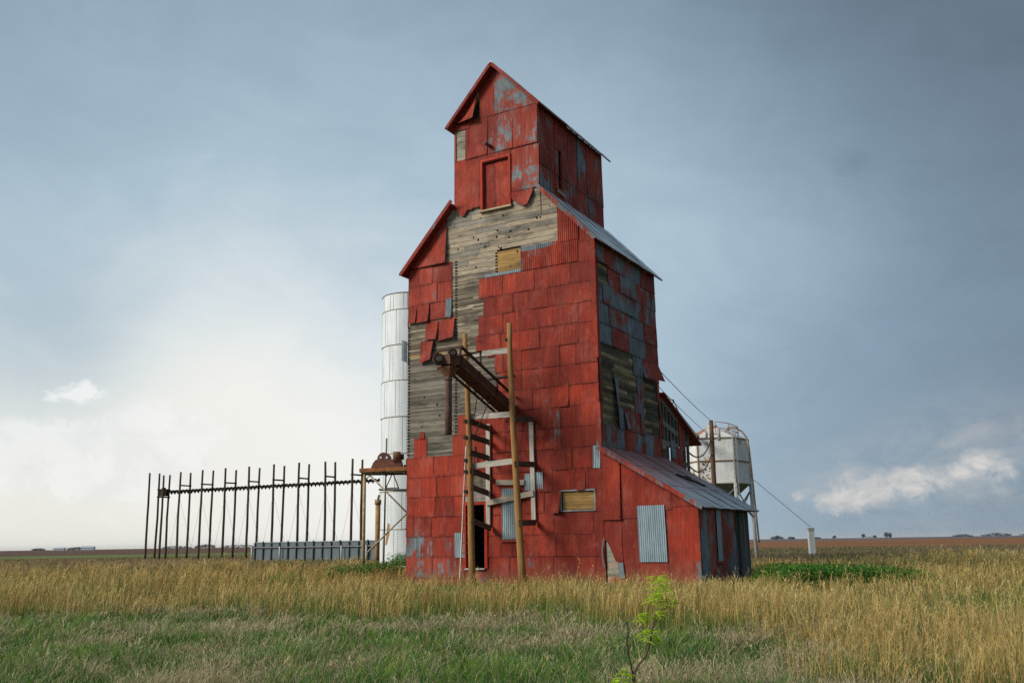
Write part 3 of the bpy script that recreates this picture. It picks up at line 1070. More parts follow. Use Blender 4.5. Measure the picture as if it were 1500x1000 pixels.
# side
mb = MB()
for z0, z1 in ((13.4, 15.5), (15.5, 17.9)):
    x = 0.0
    k = 0
    while x < DP - .01:
        x1 = min(DP, x + U(0.62, 0.95))
        if DP - x1 < .3:
            x1 = DP
        if not (x < 1.85 and x1 > 1.25):
            if not (abs(x - 2.3) < .3 and z0 > 15):
                sheet(mb, CSd, x - .02, x1, z0 - .03, z1, U(0.42, 0.52), U(.01, .03), None, 0, 1, .012 + .012 * (k % 2), (8, 10))
            else:
                sheet(mb, CSd, x - .02, x1 - .15, z0 - .03, z1, U(0.46, 0.52), U(.01, .03), None, 0, 1, .012 + .012 * (k % 2), (8, 10))
        else:
            sheet(mb, CSd, x - .02, 1.25, z0 - .03, z1, .45, .02, None, 0, 1, .02, (6, 10))
            sheet(mb, CSd, 1.85, max(x1, 2.0), z0 - .03, z1, .45, .02, None, 0, 1, .02, (6, 10))
            if z0 < 15:
                sheet(mb, CSd, 1.24, 1.86, z0 - .03, 14.9, .45, .02, None, 0, 1, .03, (6, 10))
            else:
                sheet(mb, CSd, 1.24, 1.86, 16.55, z1, .45, .02, None, 0, 1, .03, (6, 10))
        x = x1
        k += 1
csub(mb, 'tin_cladding', M_SHEET)
mb = MB()
for k in range(-1, 3):
    row(mb, CLs, 14 + k * 1.3, min(14 + (k + 1) * 1.3, ZC), [(0, DP)], .4)
csub(mb, 'tin_cladding', M_SHEET)
mb = MB()
mb.box((CR - .02, 1.20, 14.84), (CR + .06, 1.90, 14.92), (.25, .10, .07))
mb.box((CR - .02, 1.20, 14.92), (CR + .055, 1.26, 16.58), (.25, .05, .04))
mb.box((CR - .02, 1.84, 14.92), (CR + .055, 1.90, 16.58), (.25, .05, .04))
mb.beam((CR + .10, 1.3, 14.75), (CR + .12, 1.95, 14.70), .03, .10, (.3, .28, .25))
csub(mb, 'window_frame', M_WOODV)
mb = MB()
quad(mb, CSd, 1.25, 1.85, 14.9, 16.55, -.30, (.012, .012, .012))  # near-black sheet behind the opening, inside darkness put into its colour
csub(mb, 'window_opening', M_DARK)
rf, rs = MB(), MB()
zr = croofz(CM)
roof_slab(rf, rs, CM, CR + .2, zr, ZC - SLP * .2, -.32, 6.4, .06, (.30, .27, .26))
roof_slab(rf, rs, CM, CL - .2, zr, ZC - SLP * .2, -.32, 6.4, .06, (.30, .27, .26))
csub(rf, 'cupola_roof', M_WOODV)
csub(rs, 'tin_skin', M_ROOF)
for ue in (CR + .2, CL - .2):
    rf = MB()
    rf.beam((CM, -.335, zr + .03), (ue, -.335, ZC - SLP * .2 + .03), .03, .13, (.45, .43, .6))
    csub(rf, 'rake_board', M_SHEET)
mb = MB()
mb.prism([(CM - .12, zr - .03), (CM, zr + .12), (CM + .12, zr - .03), (CM, zr + .09)], -.37, 6.45, (.5, .5, .5))
csub(mb, 'ridge_cap', M_ZINC)

# ---------------------------------------------------------------- lean-to shed
SO = (1.7, 0, GZ)
shed = thing('lean_to_shed', 'low red tin lean-to shed with sloping roof against the elevator', 'shed', bw(*SO[:2], GZ), ANG)
SU, SD = 3.40, 5.5


def sroof(u):
    return 4.33 - 0.60 * u


def SS(a, z, d):
    return (SU + d, a, z)


mb = MB()
planks(mb, F, 0.08, SU, GZ - .05, 4.4, 0.22, lambda a, z: (0.36 * U(.7, 1.1), 0.31 * U(.9, 1), 0.22), sroof, seg=(1, 2))
planks(mb, SS, 0.03, SD, GZ - .05, 2.33, 0.2, dark_wood, holes=[(3.86, 4.45, GZ, 2.3)])
mb.build('board_wall', M_WOODH, shed, SO)
mb = MB()
quad(mb, F, .1, SU - .05, GZ, 2.25, -.05)
mb.add([F(.1, 2.25, -.05), F(SU - .05, 2.25, -.05), F(.1, 4.25, -.05)], [(0, 1, 2)], (.03, .025, .02))
quad(mb, BK, .1, SU, GZ, 2.2, -.4)
mb.add([BK(.1, 2.2, -.4), BK(SU, 2.2, -.4), BK(.1, 4.2, -.4)], [(0, 1, 2)], (.03, .025, .02))
quad(mb, SS, .05, 3.86, GZ, 2.3, -.05)
mb.build('wall_lining', M_DARK, shed, SO)
mb = MB()
sheet(mb, F, 0.0, .70, 1.92, 4.4, .37, .02, sroof, .1, 1, .05, (8, 12))
for a0, a1, z0, z1, w_ in ((.68, 1.62, 1.95, 4, .36), (1.60, 2.5, 2.2, 4, .40), (2.48, SU, 2.3, 4, .40), (.66, 1.30, GZ - .05, 2.05, .43), (1.28, 2.30, GZ - .05, 2.4, .41), (2.28, SU, GZ - .05, 2.4, .43)):
    sheet(mb, F, a0, a1, z0, z1, w_, .02, sroof, 0, 1, .014 + .012 * R(), (12, 14))
# torn sheet round the hole at the foot
tear = [(0.02, 1.95), (0.02, 1.30), (.12, 1.20), (.22, 1.05), (.30, .85), (.42, .55), (.58, .50), (.68, .45)]


def tfn(s, t):
    x = s * (len(tear) - 1)
    i = min(int(x), len(tear) - 2)
    a = tear[i][0] + (tear[i + 1][0] - tear[i][0]) * (x - i)
    zb = tear[i][1] + (tear[i + 1][1] - tear[i][1]) * (x - i)
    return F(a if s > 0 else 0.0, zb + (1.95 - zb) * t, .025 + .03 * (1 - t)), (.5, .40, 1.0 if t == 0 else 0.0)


mb.grid(tfn, 14, 4)
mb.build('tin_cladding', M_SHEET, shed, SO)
mb = MB()
mb.grid(lambda s, t: (F(.48 + .22 * s + .05 * (1 - t), -.02 + .52 * t, .05 + .03 * s), (.5, .9, 0)), 4, 4)
mb.build('loose_sheet', M_SHEET, shed, SO)['label'] = 'small bare grey scrap of sheet beside the hole'
mb = MB()
mb.grid(lambda s, t: (F(.0 - .12 * t * (1 - t) * 2 + .05 * s, .35 + 1.0 * t, .09 + .04 * math.sin(5 * t)), (.5, .9, 0)), 2, 8)
mb.build('loose_sheet', M_SHEET, shed, SO)['label'] = 'crumpled grey strip at the joint with the elevator'
mb = MB()
mb.box((.2, -.02, GZ - .05), (.62, .1, .02), (.36, .12, .06))
mb.build('foundation_brick', M_RUST, shed, SO)
mb = MB()
corr(mb, F, 1.29, 2.26, .52, 2.36, .0745, .011, .075, lambda a, z: (.26, .335, .375), None, -.03, 8, .0)
mb.build('corrugated_shutter', M_ZINC, shed, SO)['label'] = 'grey corrugated sheet fixed over the shed front window'
mb = MB()


def shw(a, z):
    return .57 if a < 1.5 or z < .6 else .46


for a0, a1, w_ in ((0, .75, .60), (.73, 1.62, .55), (2.18, 3.05, .46), (3.02, 3.86, .50), (4.45, 5.5, .62)):
    sheet(mb, SS, a0, a1, GZ - .05, 2.32, w_, .02, None, 0, 1, .016 + .012 * R(), (10, 14))
sheet(mb, SS, 1.60, 2.2, GZ - .05, .48, .52, .02, None, 0, 1, .03)
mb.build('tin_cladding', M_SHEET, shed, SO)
mb = MB()
mb.grid(lambda s, t: (SS(1.64 + .5 * s, .5 + 1.75 * t, .05), (.17, .27, .30)), 4, 8)
wn = mb.build('window_panel', M_ZINC, shed, SO)
wn['label'] = 'blue-grey sheet over the shaded side window'
mb = MB()
mb.box((SU, 1.55, .42), (SU + .09, 2.25, .49), (.30, .06, .04))
o = mb.build('sill', M_WOODH, wn)
o.location = tuple(-x for x in SO)
mb = MB()
for a, w_ in ((3.9, .10), (4.3, .14), (4.5, .16), (4.75, .14), (5.05, .16), (5.3, .14)):
    mb.box((SU - .02, a, GZ - .05), (SU + .05, a + w_, 2.3), (.10 * U(.7, 1.3), .09, .08))
mb.build('door_boards', M_WOODV, shed, SO)
rf, rs = MB(), MB()
roof_slab(rf, rs, 0.0, SU + .22, sroof(0) + .05, sroof(SU + .22) + .05, -.25, 6.3, .05, (.27, .33, .38), (.12, .09, .07))
RT_A, RT_B = (.250, .105, .095), (.255, .300, .335)


def rtcol(p):
    q = min(1.0, max(0.0, (p[0] - 1.2 + U(-.4, .4)) / 1.9))
    return tuple(a + (b - a) * q for a, b in zip(RT_A, RT_B))


rs.c = [rtcol(p) for p in rs.v]
rr = rf.build('roof', M_WOODV, shed, SO)
o = rs.build('tin_skin', M_ROOF, rr)
o.location = tuple(-x for x in SO)
rf = MB()
rf.beam((-.02, -.275, sroof(0) + .07), (SU + .22, -.275, sroof(SU + .22) + .07), .03, .14, (.7, .47, .5))
o = rf.build('rake_board', M_SHEET, rr)
o.location = tuple(-x for x in SO)
mb = MB()
mb.beam((1.55, 3.2, sroof(1.55) + .18), (2.2, 4.4, sroof(2.2) + .17), .12, .05, (.07, .055, .045))
mb.beam((1.65, 3.9, sroof(1.65) + .20), (1.95, 3.5, sroof(1.95) + .25), .10, .04, (.07, .055, .045))
tag(mb.build('loose_plank', M_WOODV, None), 'short dark plank lying loose on the lean-to roof', 'plank')
o = bpy.data.objects['loose_plank']
o.location = bw(0, 0, 0)
o.rotation_euler = (0, 0, ANG)

# ---------------------------------------------------------------- rear annex
AO = (-2.0, 7.5, GZ)
ann = thing('rear_annex', 'gutted red annex behind the elevator with bare studs in open windows', 'shed', bw(*AO[:2], GZ), ANG)
AV0, AV1 = DP + .02, 9.25


def aroof(v):
    return 7.05 - (v - DP) * .40


def arow(v):
    return aroof(v) - .03


mb = MB()
# studs, sills and plates of the open bays
for v in (6.0, 6.35, 6.72, 7.12, 7.5, 7.9):
    mb.beam((-.04, v, 4.3), (-.04, v, arow(v)), .07, .09, (.15, .14, .12), (0, 1, 0))
for v0, v1, z0, z1 in ((5.95, 7.95, 5.98, 5.55), (5.95, 7.95, 5.1, 5.05), (5.95, 8.0, 6.95, 6.15)):
    mb.beam((-.03, v0, z0), (-.03, v1, z1), .06, .22, (.19, .18, .16))
for v in (8.35, 8.75, 9.2):
    mb.beam((-.06, v, GZ), (-.06, v, arow(v)), .10, .12, (.13, .12, .10), (0, 1, 0))
for z in (2.2, 3.2, 4.35, 5.3):
    mb.beam((-.05, 8.3, z), (-.05, 9.25, z), .05, .18, (.15, .14, .12))
for u in (-1.2, -2.6, -4.2):
    mb.beam((u, AV1 - .05, GZ), (u, AV1 - .05, arow(AV1)), .10, .12, (.13, .12, .10), (0, 1, 0))
mb.build('timber_frame', M_WOODV, ann, AO)
mb = MB()
for z0, z1, sp in ((-.3, 1.2, [(AV0, 8.3)]), (1.2, 2.7, [(AV0, 8.3)]), (2.7, 4.2, [(AV0, 8.3)]), (4.2, 5.0, [(AV0, 6.5), (7.0, 8.3)]), (5.0, 7.2, [(7.98, 8.55)])):
    row(mb, S, z0, z1, sp, .46, .7, aroof)
sheet(mb, S, 5.95, 6.08, 5.3, 6.2, .36, .02)
sheet(mb, S, 6.9, 7.5, 4.5, 5.3, .66, .03)
sheet(mb, S, 5.92, 8.0, 6.90, 7.2, .36, .0, aroof, 0, 1, .02, (12, 3))
mb.build('tin_cladding', M_SHEET, ann, AO)
mb = MB()
planks(mb, lambda a, z, d: (-W_ + .3 - d, a, z), AV0, AV1, GZ, 5.5, .3, dark_wood, seg=(3, 4))
planks(mb, S, AV0, 6.3, 3.0, 5.0, .2, mossy_wood, seg=(2, 3), stand=.045)
mb.build('board_wall', M_WOODH, ann, AO)
rf = MB()
rf.add([(.22, DP + .03, aroof(DP)), (.22, 10.3, aroof(10.3)), (-W_, 10.3, aroof(10.3)), (-W_, DP + .03, aroof(DP)), (.22, DP + .03, aroof(DP) + .06), (.22, 10.3, aroof(10.3) + .06), (-W_, 10.3, aroof(10.3) + .06), (-W_, DP + .03, aroof(DP) + .06)],
       [(0, 3, 2, 1), (4, 5, 6, 7), (0, 1, 5, 4), (1, 2, 6, 5), (2, 3, 7, 6), (3, 0, 4, 7)], (.30, .06, .04))
rf.build('roof', M_RUST, ann, AO)

# ---------------------------------------------------------------- pole frame in front
PO = (-3.5, -1.5, GZ)
pf = thing('pole_frame', 'two golden-brown wooden poles braced to the red front wall by timbers', 'scaffold', bw(*PO[:2], GZ), ANG)
golden = (.30, .155, .055)


def pole_mesh(pts, r0, r1, col, n=14):
    mb = MB()
    k = len(pts)
    # resample with slight crookedness
    out, rad = [], []
    for i in range(k - 1):
        p, q = Vector(pts[i]), Vector(pts[i + 1])
        m = 4
        for j in range(m + (1 if i == k - 2 else 0)):
            t = j / m
            tt = (i + t) / (k - 1)
            out.append(p.lerp(q, t) + Vector((U(-.012, .012), U(-.012, .012), 0)))
            rad.append((r0 + (r1 - r0) * tt) * U(.97, 1.03))
    mb.tube(out, rad, n, col)
    return mb


pole_mesh([(-4.36, -1.5, GZ - .2), (-4.44, -1.5, 3.47), (-4.51, -1.5, 5.92), (-4.64, -1.5, 8.75)], .125, .085, golden).build('pole', M_POLE, pf, PO)
pole_mesh([(-2.33, -1.5, GZ - .2), (-2.57, -1.5, 3.39), (-2.68, -1.5, 5.77), (-2.75, -1.5, 8.91)], .13, .09, golden).build('pole', M_POLE, pf, PO)
grey = (.40, .37, .32)
for a, b in (((-4.60, 7.97), (-2.78, 7.95)), ((-4.46, 5.68), (-2.73, 5.64)), ((-4.44, 3.90), (-2.66, 4.0))):
    mb = MB()
    mb.beam((a[0], -1.36, a[1]), (b[0], -1.36, b[1]), .05, .20, grey)
    mb.build('crossbeam', M_WOODH, pf, PO)
dk = (.10, .075, .05)
for a, b in (((-4.40, -1.65, 5.50), (-4.48, -.1, 5.38)), ((-4.36, -1.65, 4.95), (-4.52, -.1, 4.88)), ((-4.36, -1.65, 4.37), (-4.52, -.1, 4.28)), ((-4.36, -1.65, 3.75), (-4.50, -.1, 3.57)), ((-4.36, -1.6, 3.16), (-4.55, -.1, 3.0)), ((-4.36, -1.6, 2.0), (-4.46, -.1, 1.74)),
             ((-2.52, -1.65, 5.42), (-2.60, -.1, 5.58)), ((-2.53, -1.65, 3.86), (-2.62, -.1, 3.95)), ((-2.40, -1.65, 1.86), (-2.60, -.1, 1.90))):
    mb = MB()
    mb.beam(a, b, .05, .20, dk)
    mb.build('brace', M_WOODH, pf, PO)
for u0, u1, z0, z1 in ((-4.53, -4.56, 5.55, 1.84), (-2.70, -2.66, 5.66, 1.96)):
    mb = MB()
    mb.beam((u0, -.10, z0), (u1, -.10, z1), .17, .05, (.42, .38, .33), (0, 1, 0))
    mb.build('wall_upright', M_WOODV, pf, PO)
mb = MB()
mb.beam((-4.60, -.16, 2.64), (-2.62, -.16, 2.93), .05, .20, (.36, .31, .25))
mb.build('wall_rail', M_WOODH, pf, PO)
for z in (5.5, 4.92, 4.1, 3.7, 3.0):
    mb = MB()
    mb.box((-4.62, -1.66, z - .06), (-4.50, -1.48, z + .06), (.02, .018, .016))
    mb.build('bolt_plate', M_RUST, pf, PO)
mb = MB()
mb.tube([(-2.85, -1.62, 8.30), (-2.75, -1.40, 8.30)], .06, 8, (.03, .02, .015))
mb.build('peg', M_RUST, pf, PO)
mb = MB()
mb.tube([(-4.46, -1.42, 6.98), (-2.60, -1.42, 6.98)], .05, 8, (.05, .035, .03))
mb.build('iron_bar', M_RUST, pf, PO)
mb = MB()
mb.tube([(-2.75, -1.5, 8.78), (-3.9, -.75, 8.74), (-5.05, -.03, 8.80)], .010, 5, (.10, .04, .03))
mb.build('stay_wire', M_WIRE, pf, PO)

# ---------------------------------------------------------------- loading conveyor with spout
CO = (-3.65, -.02, 5.98)
cv = thing('grain_conveyor', 'rusty inclined grain conveyor jutting from the wall with a hanging spout', 'conveyor', bw(CO[0], CO[1], CO[2]), ANG)


def cz(v):
    return 5.98 - .351 * v


rust = (.085, .040, .026)
mb = MB()
mb.beam((-3.65, .0, cz(0)), (-3.65, -3.75, cz(-3.75)), .46, .40, rust)
for v in (-.3, -1.4, -2.5, -3.6):
    mb.beam((-3.65, v, cz(v)), (-3.65, v - .05, cz(v - .05)), .52, .47, (.07, .03, .02))
mb.beam((-3.92, .0, cz(0) + .21), (-3.92, -3.75, cz(-3.75) + .21), .05, .05, (.16, .10, .05))
mb.beam((-3.38, .0, cz(0) - .19), (-3.38, -3.75, cz(-3.75) - .19), .05, .05, (.12, .06, .035))
mb.build('trough', M_RUST, cv, CO)
mb = MB()
mb.beam((-3.4, -3.70, 7.76), (-3.4, -.1, 6.50), .06, .09, (.055, .026, .018))
mb.beam((-3.9, -3.45, 6.86), (-3.9, -.15, 5.72), .06, .07, (.055, .026, .018))
for a, b in (((-4.42, -3.7, 7.66), (-3.3, -3.7, 7.74)), ((-3.55, -3.5, 7.46), (-3.38, -2.4, 7.80)), ((-3.4, -2.42, 7.80), (-3.4, -2.42, 7.30)), ((-4.42, -3.7, 7.66), (-4.35, -3.9, 7.3)), ((-4.42, -3.7, 7.66), (-3.95, -3.3, 7.3)),
             ((-3.4, -1.3, 6.90), (-3.4, -1.3, 6.5)), ((-3.4, -3.68, 7.75), (-3.45, -3.68, 7.3)), ((-3.9, -2.0, 6.36), (-3.88, -2.0, 6.6))):
    mb.beam(a, b, .05, .06, (.055, .026, .018))
mb.build('guard_rail', M_RUST, cv, CO)
mb = MB()
c1 = (.11, .055, .035)
mb.beam((-3.65, -3.72, 7.26), (-3.65, -4.35, 7.22), .5, .34, c1)
mb.beam((-4.0, -4.15, 7.02), (-3.3, -4.15, 7.02), .06, .05, c1)
# funnel
top = [(-3.90, -4.36, 6.99), (-3.40, -4.36, 6.99), (-3.40, -3.80, 6.99), (-3.90, -3.80, 6.99)]
bot = [(-3.75, -4.17, 6.66), (-3.55, -4.17, 6.66), (-3.55, -3.97, 6.66), (-3.75, -3.97, 6.66)]
mb.add(top + bot, [(0, 1, 5, 4), (1, 2, 6, 5), (2, 3, 7, 6), (3, 0, 4, 7), (0, 3, 2, 1)], (.16, .075, .04))
mb.build('discharge_head', M_RUST, cv, CO)
mb = MB()
mb.tube([(-3.65, -4.07, 6.70), (-3.65, -4.07, 6.45), (-3.65, -4.07, 5.6), (-3.65, -4.07, 4.73)], .115, 18, (.115, .062, .055))
mb.tube([(-3.65, -4.07, 6.62), (-3.65, -4.07, 6.54)], .13, 18, (.12, .06, .045))
mb.build('spout', M_RUST, cv, CO)
for p, r in (((-3.78, -4.46, 7.22), .20), ((-3.40, -4.20, 7.42), .16)):
    mb = MB()
    p = Vector(p)
    mb.tube([p + Vector((-.05, .05, 0)), p + Vector((.05, -.05, 0))], r, 20, (.10, .05, .035))
    mb.tube([p + Vector((.05, -.05, 0)), p + Vector((.10, -.10, 0))], r * .45, 14, (.14, .11, .10))
    mb.tube([p + Vector((.02, -.02, 0)), p + Vector((.06, -.062, 0))], r * .82, 20, (.05, .03, .022))
    mb.build('pulley', M_RUST, cv, CO)
mb = MB()
mb.tube([(-3.85, -1.95, 6.3), (-4.30, -1.40, 5.70)], .018, 6, (.05, .04, .035))
mb.tube([(-3.55, -1.5, 6.35), (-4.22, -1.5, 5.0)], .018, 6, (.05, .04, .035))
mb.build('stay_rod', M_WIRE, cv, CO)

# ---------------------------------------------------------------- ladder
LO = (-5.2, -.9, GZ)
ld = thing('ladder', 'thin metal ladder leaning on the red wall left of the doorway pole', 'ladder', bw(*LO[:2], GZ), ANG)
lb0, lt0 = Vector((-5.30, -.9, GZ - .05)), Vector((-5.52, -.08, 4.78))
lb1, lt1 = Vector((-4.93, -.9, GZ - .05)), Vector((-5.15, -.08, 4.78))
for a, b, c in ((lb0, lt0, (.50, .46, .38)), (lb1, lt1, (.13, .10, .08))):
    mb = MB()
    mb.beam(a, b, .035, .05, c)
    mb.build('rail', M_WOODV, ld, LO)
for k in range(15):
    t = (k + .7) / 15.3
    mb = MB()
    mb.tube([lb0.lerp(lt0, t), lb1.lerp(lt1, t)], .014, 6, (.09, .04, .03))
    mb.build('rung', M_RUST, ld, LO)

# ---------------------------------------------------------------- left: silo, platform, machinery
sx, sy, srad = -6.42, 58.0, 1.84
silo = thing('grain_silo', 'tall slim white riveted steel silo behind the elevator', 'silo', (sx, sy, GZ))
mb = MB()
NS = 48
zs_ = [0.15 + 2.24 * i for i in range(8)]
STOP = zs_[-1] + 1.06
for i in range(8):
    z0 = zs_[i]
    z1 = zs_[i + 1] if i < 7 else STOP
    r = srad - .012 * (i % 2)
    mb.tube([(0, 0, z0), (0, 0, z1)], r, NS, (.70, .73, .735), caps=False)
    for k in range(12):                                  # vertical laps and their rivet rows
        a = 2 * PI * (k + (.5 if i % 2 else 0)) / 12 + .1
        ca, sa = math.cos(a), math.sin(a)
        mb.beam(((r + .004) * ca, (r + .004) * sa, z0), ((r + .004) * ca, (r + .004) * sa, z1), .018, .012, (.40, .38, .34), (ca, sa, 0))
        for j in range(14):
            zz = z0 + (z1 - z0) * (j + .5) / 14
            a2 = a + .13
            p = Vector((r * math.cos(a2), r * math.sin(a2), zz))
            n = Vector((math.cos(a2), math.sin(a2), 0))
            mb.beam(p, p + n * .02, .034, .034, (.42, .42, .40))
mb.build('tank_wall', M_WHITE, silo)
for i in range(1, 9):
    z0 = zs_[i] if i < 8 else STOP
    mb = MB()
    pts = [(srad * 1.004 * math.cos(2 * PI * k / NS), srad * 1.004 * math.sin(2 * PI * k / NS), z0) for k in range(NS + 1)]
    mb.tube(pts, .021, 6, (.24, .19, .14), caps=False)
    mb.build('hoop', M_RUST, silo)
mb = MB()
vs_ = [(srad * 1.02 * math.cos(2 * PI * k / NS), srad * 1.02 * math.sin(2 * PI * k / NS), STOP) for k in range(NS)] + [(0, 0, STOP + .32)]
mb.add(vs_, [(k, (k + 1) % NS, NS) for k in range(NS)], (.6, .62, .62))
mb.build('roof', M_WHITE, silo)
mb = MB()
mb.tube([(0, 0, -.1), (0, 0, .16)], srad + .25, NS, (.36, .32, .25))
mb.build('foundation', M_WHITE, silo)
mb = MB()
mb.grid(lambda s, t: ((srad + .006) * math.cos(3.98 + .10 * s * (1 - .6 * t) + .05 * t) and
                      ((srad + .008) * math.cos(3.93 + .14 * s * (1 - .5 * abs(2 * t - 1)) + .10 * t), (srad + .008) * math.sin(3.93 + .14 * s * (1 - .5 * abs(2 * t - 1)) + .10 * t), 1.5 + 1.25 * t), (.36, .17, .06)), 4, 8)
mb.build('rust_patch', M_RUST, silo)
# concrete slab
mb = MB()
mb.box((-6.6, 45.2, GZ - .05), (-3.6, 47.4, .17), (.40, .34, .26))
tag(mb.build('concrete_slab', M_WHITE), 'low tan concrete slab at the foot of the white silo', 'slab')

PX, PY = -7.0, 43.0
pt = thing('machine_platform', 'rust-edged steel platform on a tall post left of the elevator', 'platform', (PX, PY, GZ))
dz = -GZ
mb = MB()
mb.box((-.0, -.4, 4.50 + dz), (3.0, 1.3, 4.56 + dz), (.30, .30, .29))
mb.beam((-.02, -.42, 4.52 + dz), (3.0, -.42, 4.60 + dz), .06, .17, (.36, .15, .06))
mb.beam((-.02, 1.32, 4.50 + dz), (3.0, 1.32, 4.50 + dz), .06, .17, (.20, .19, .18))
mb.beam((0, -.4, 4.52 + dz), (0, 1.3, 4.52 + dz), .05, .16, (.33, .30, .26))
for x in (1.0, 2.0):
    mb.beam((x, -.4, 4.42 + dz), (x, 1.3, 4.42 + dz), .05, .12, (.20, .20, .20))
mb.build('deck', M_RUST, pt)
mb = MB()
mb.tube([(.22, -.3, 0), (.20, -.3, 4.45 + dz)], .075, 12, (.40, .31, .17))
mb.build('post', M_RUST, pt)
mb = MB()
mb.tube([(2.95, -.3, 0), (2.95, -.3, 4.45 + dz)], .075, 12, (.40, .31, .17))
mb.build('post', M_RUST, pt)
for a, b in (((.40, -.3, .9 + dz), (2.75, -.3, 3.15 + dz)), ((.45, -.3, 4.30 + dz), (2.8, -.3, 1.95 + dz))):
    mb = MB()
    mb.tube([a, b], .038, 8, (.36, .30, .22))
    mb.build('brace', M_RUST, pt)
mb = MB()
mb.tube([(.24, -.3, 4.1 + dz), (.62, -.3, 4.45 + dz)], .03, 6, (.34, .32, .29))
mb.build('brace', M_RUST, pt)
# hanging step below the deck
hs = thing('hanging_tray', 'dark tray hung by a triangle of rods under the steel platform', 'tray', (PX + 1.45, PY + .1, 3.72))
mb = MB()
mb.beam((-.62, 0, -.05), (1.6, 0, -.09), .5, .06, (.08, .07, .06))
mb.build('tray', M_RUST, hs)
mb = MB()
for a, b in (((-.02, 0, .72), (-.34, 0, -.02)), ((-.02, 0, .72), (.27, 0, -.02)), ((-.34, 0, .02), (.27, 0, .02))):
    mb.tube([a, b], .026, 6, (.06, .05, .045))
mb.build('hanger', M_RUST, hs)
# rusty machine on the deck
en = thing('rusty_machine', 'rusty brown engine block with round covers on the steel platform', 'machine', (PX + .45, PY + .2, 4.62))
brn = (.17, .075, .05)
mb = MB()
prof = [(0, 0), (.10, .24), (.22, .38), (.40, .40), (1.35, .40), (1.42, .10), (1.32, 0), (1.05, .02), (1.0, -.02), (.35, -.02), (.3, .04)]
n = len(prof)
vsx = [(x, -.32, z + .02) for x, z in prof] + [(x, .32, z + .02) for x, z in prof]
mb.add(vsx, [tuple(range(n)), tuple(range(n, 2 * n))[::-1]] + [(i, n + i, n + (i + 1) % n, (i + 1) % n) for i in range(n)], brn)
mb.build('body', M_RUST, en)
mb = MB()
mb.tube([(.58, -.26, .44), (.58, .26, .44)], .30, 20, (.13, .065, .05))
mb.build('gear_cover', M_RUST, en)
for x in (.44, .72):
    mb = MB()
    mb.tube([(x, -.275, .50), (x, -.265, .50)], .055, 12, (.75, .76, .76))
    mb.build('bolt_hole', M_WIRE, en)
mb = MB()
mb.tube([(1.0, -.25, .52), (1.35, -.2, .52)], .25, 16, (.15, .085, .045))
mb.tube([(1.35, -.2, .52), (1.5, -.18, .52)], .13, 12, (.08, .05, .035))
mb.build('cylinder_drum', M_RUST, en)
mb = MB()
mb.tube([(1.72, -.3, .30), (1.95, -.1, .30)], .20, 16, (.15, .09, .045))
mb.box((1.5, -.25, .0), (2.3, .3, .16), (.05, .035, .03))
mb.build('drum', M_RUST, en)
# capped pipe post
rp = thing('capped_post', 'squat rust-brown pipe post with a cap beside the white silo', 'post', (-7.08, 49.0, GZ))
mb = MB()
mb.tube([(0, 0, 0), (0, 0, 3.62)], .125, 14, (.33, .19, .07))
mb.build('pipe', M_RUST, rp)
mb = MB()
mb.tube([(0, 0, 3.55), (0, 0, 3.80)], .17, 14, (.30, .20, .10))
mb.tube([(.0, 0, 3.8), (.06, 0, 4.05)], .06, 8, (.2, .12, .06))
mb.build('cap', M_RUST, rp)
mb = MB()
mb.tube([(.22, .1, 0), (.30, .1, 7.0)], .045, 8, (.16, .13, .11))
tag(mb.build('thin_pole', M_RUST), 'thin dark upright pipe against the white silo edge', 'pole')
bpy.data.objects['thin_pole'].location = (-7.0, 49.1, GZ)

# ---------------------------------------------------------------- row of poles with the long auger
POLES = [(-45.72, 118.0, 10.48, -0.1), (-44.32, 117.3, 10.35, -0.02), (-43.6, 116.9, 10.07, -0.04), (-43.43, 118.6, 10.24, -0.06), (-40.95, 115.5, 10.35, -0.08), (-40.24, 116.9, 10.34, -0.05), (-37.76, 113.8, 10.41, -0.02), (-36.95, 115.2, 10.45, 0.02), (-34.37, 112.0, 10.45, -0.09), (-33.54, 113.3, 10.31, -0.05), (-31.05, 110.1, 10.44, -0.06), (-30.27, 111.5, 10.37, 0.02), (-27.64, 108.1, 10.49, -0.06), (-26.91, 109.5, 10.4, 0.09), (-24.2, 106.0, 10.45, -0.12), (-23.52, 107.5, 10.39, 0.01), (-20.79, 103.9, 10.33, -0.13), (-20.07, 105.4, 10.4, -0.03), (-17.53, 101.8, 10.42, 0.0), (-16.67, 103.2, 10.43, -0.02)]
ords = ['first', 'second', 'third', 'fourth', 'fifth', 'sixth', 'seventh', 'eighth', 'ninth']
pair = 0
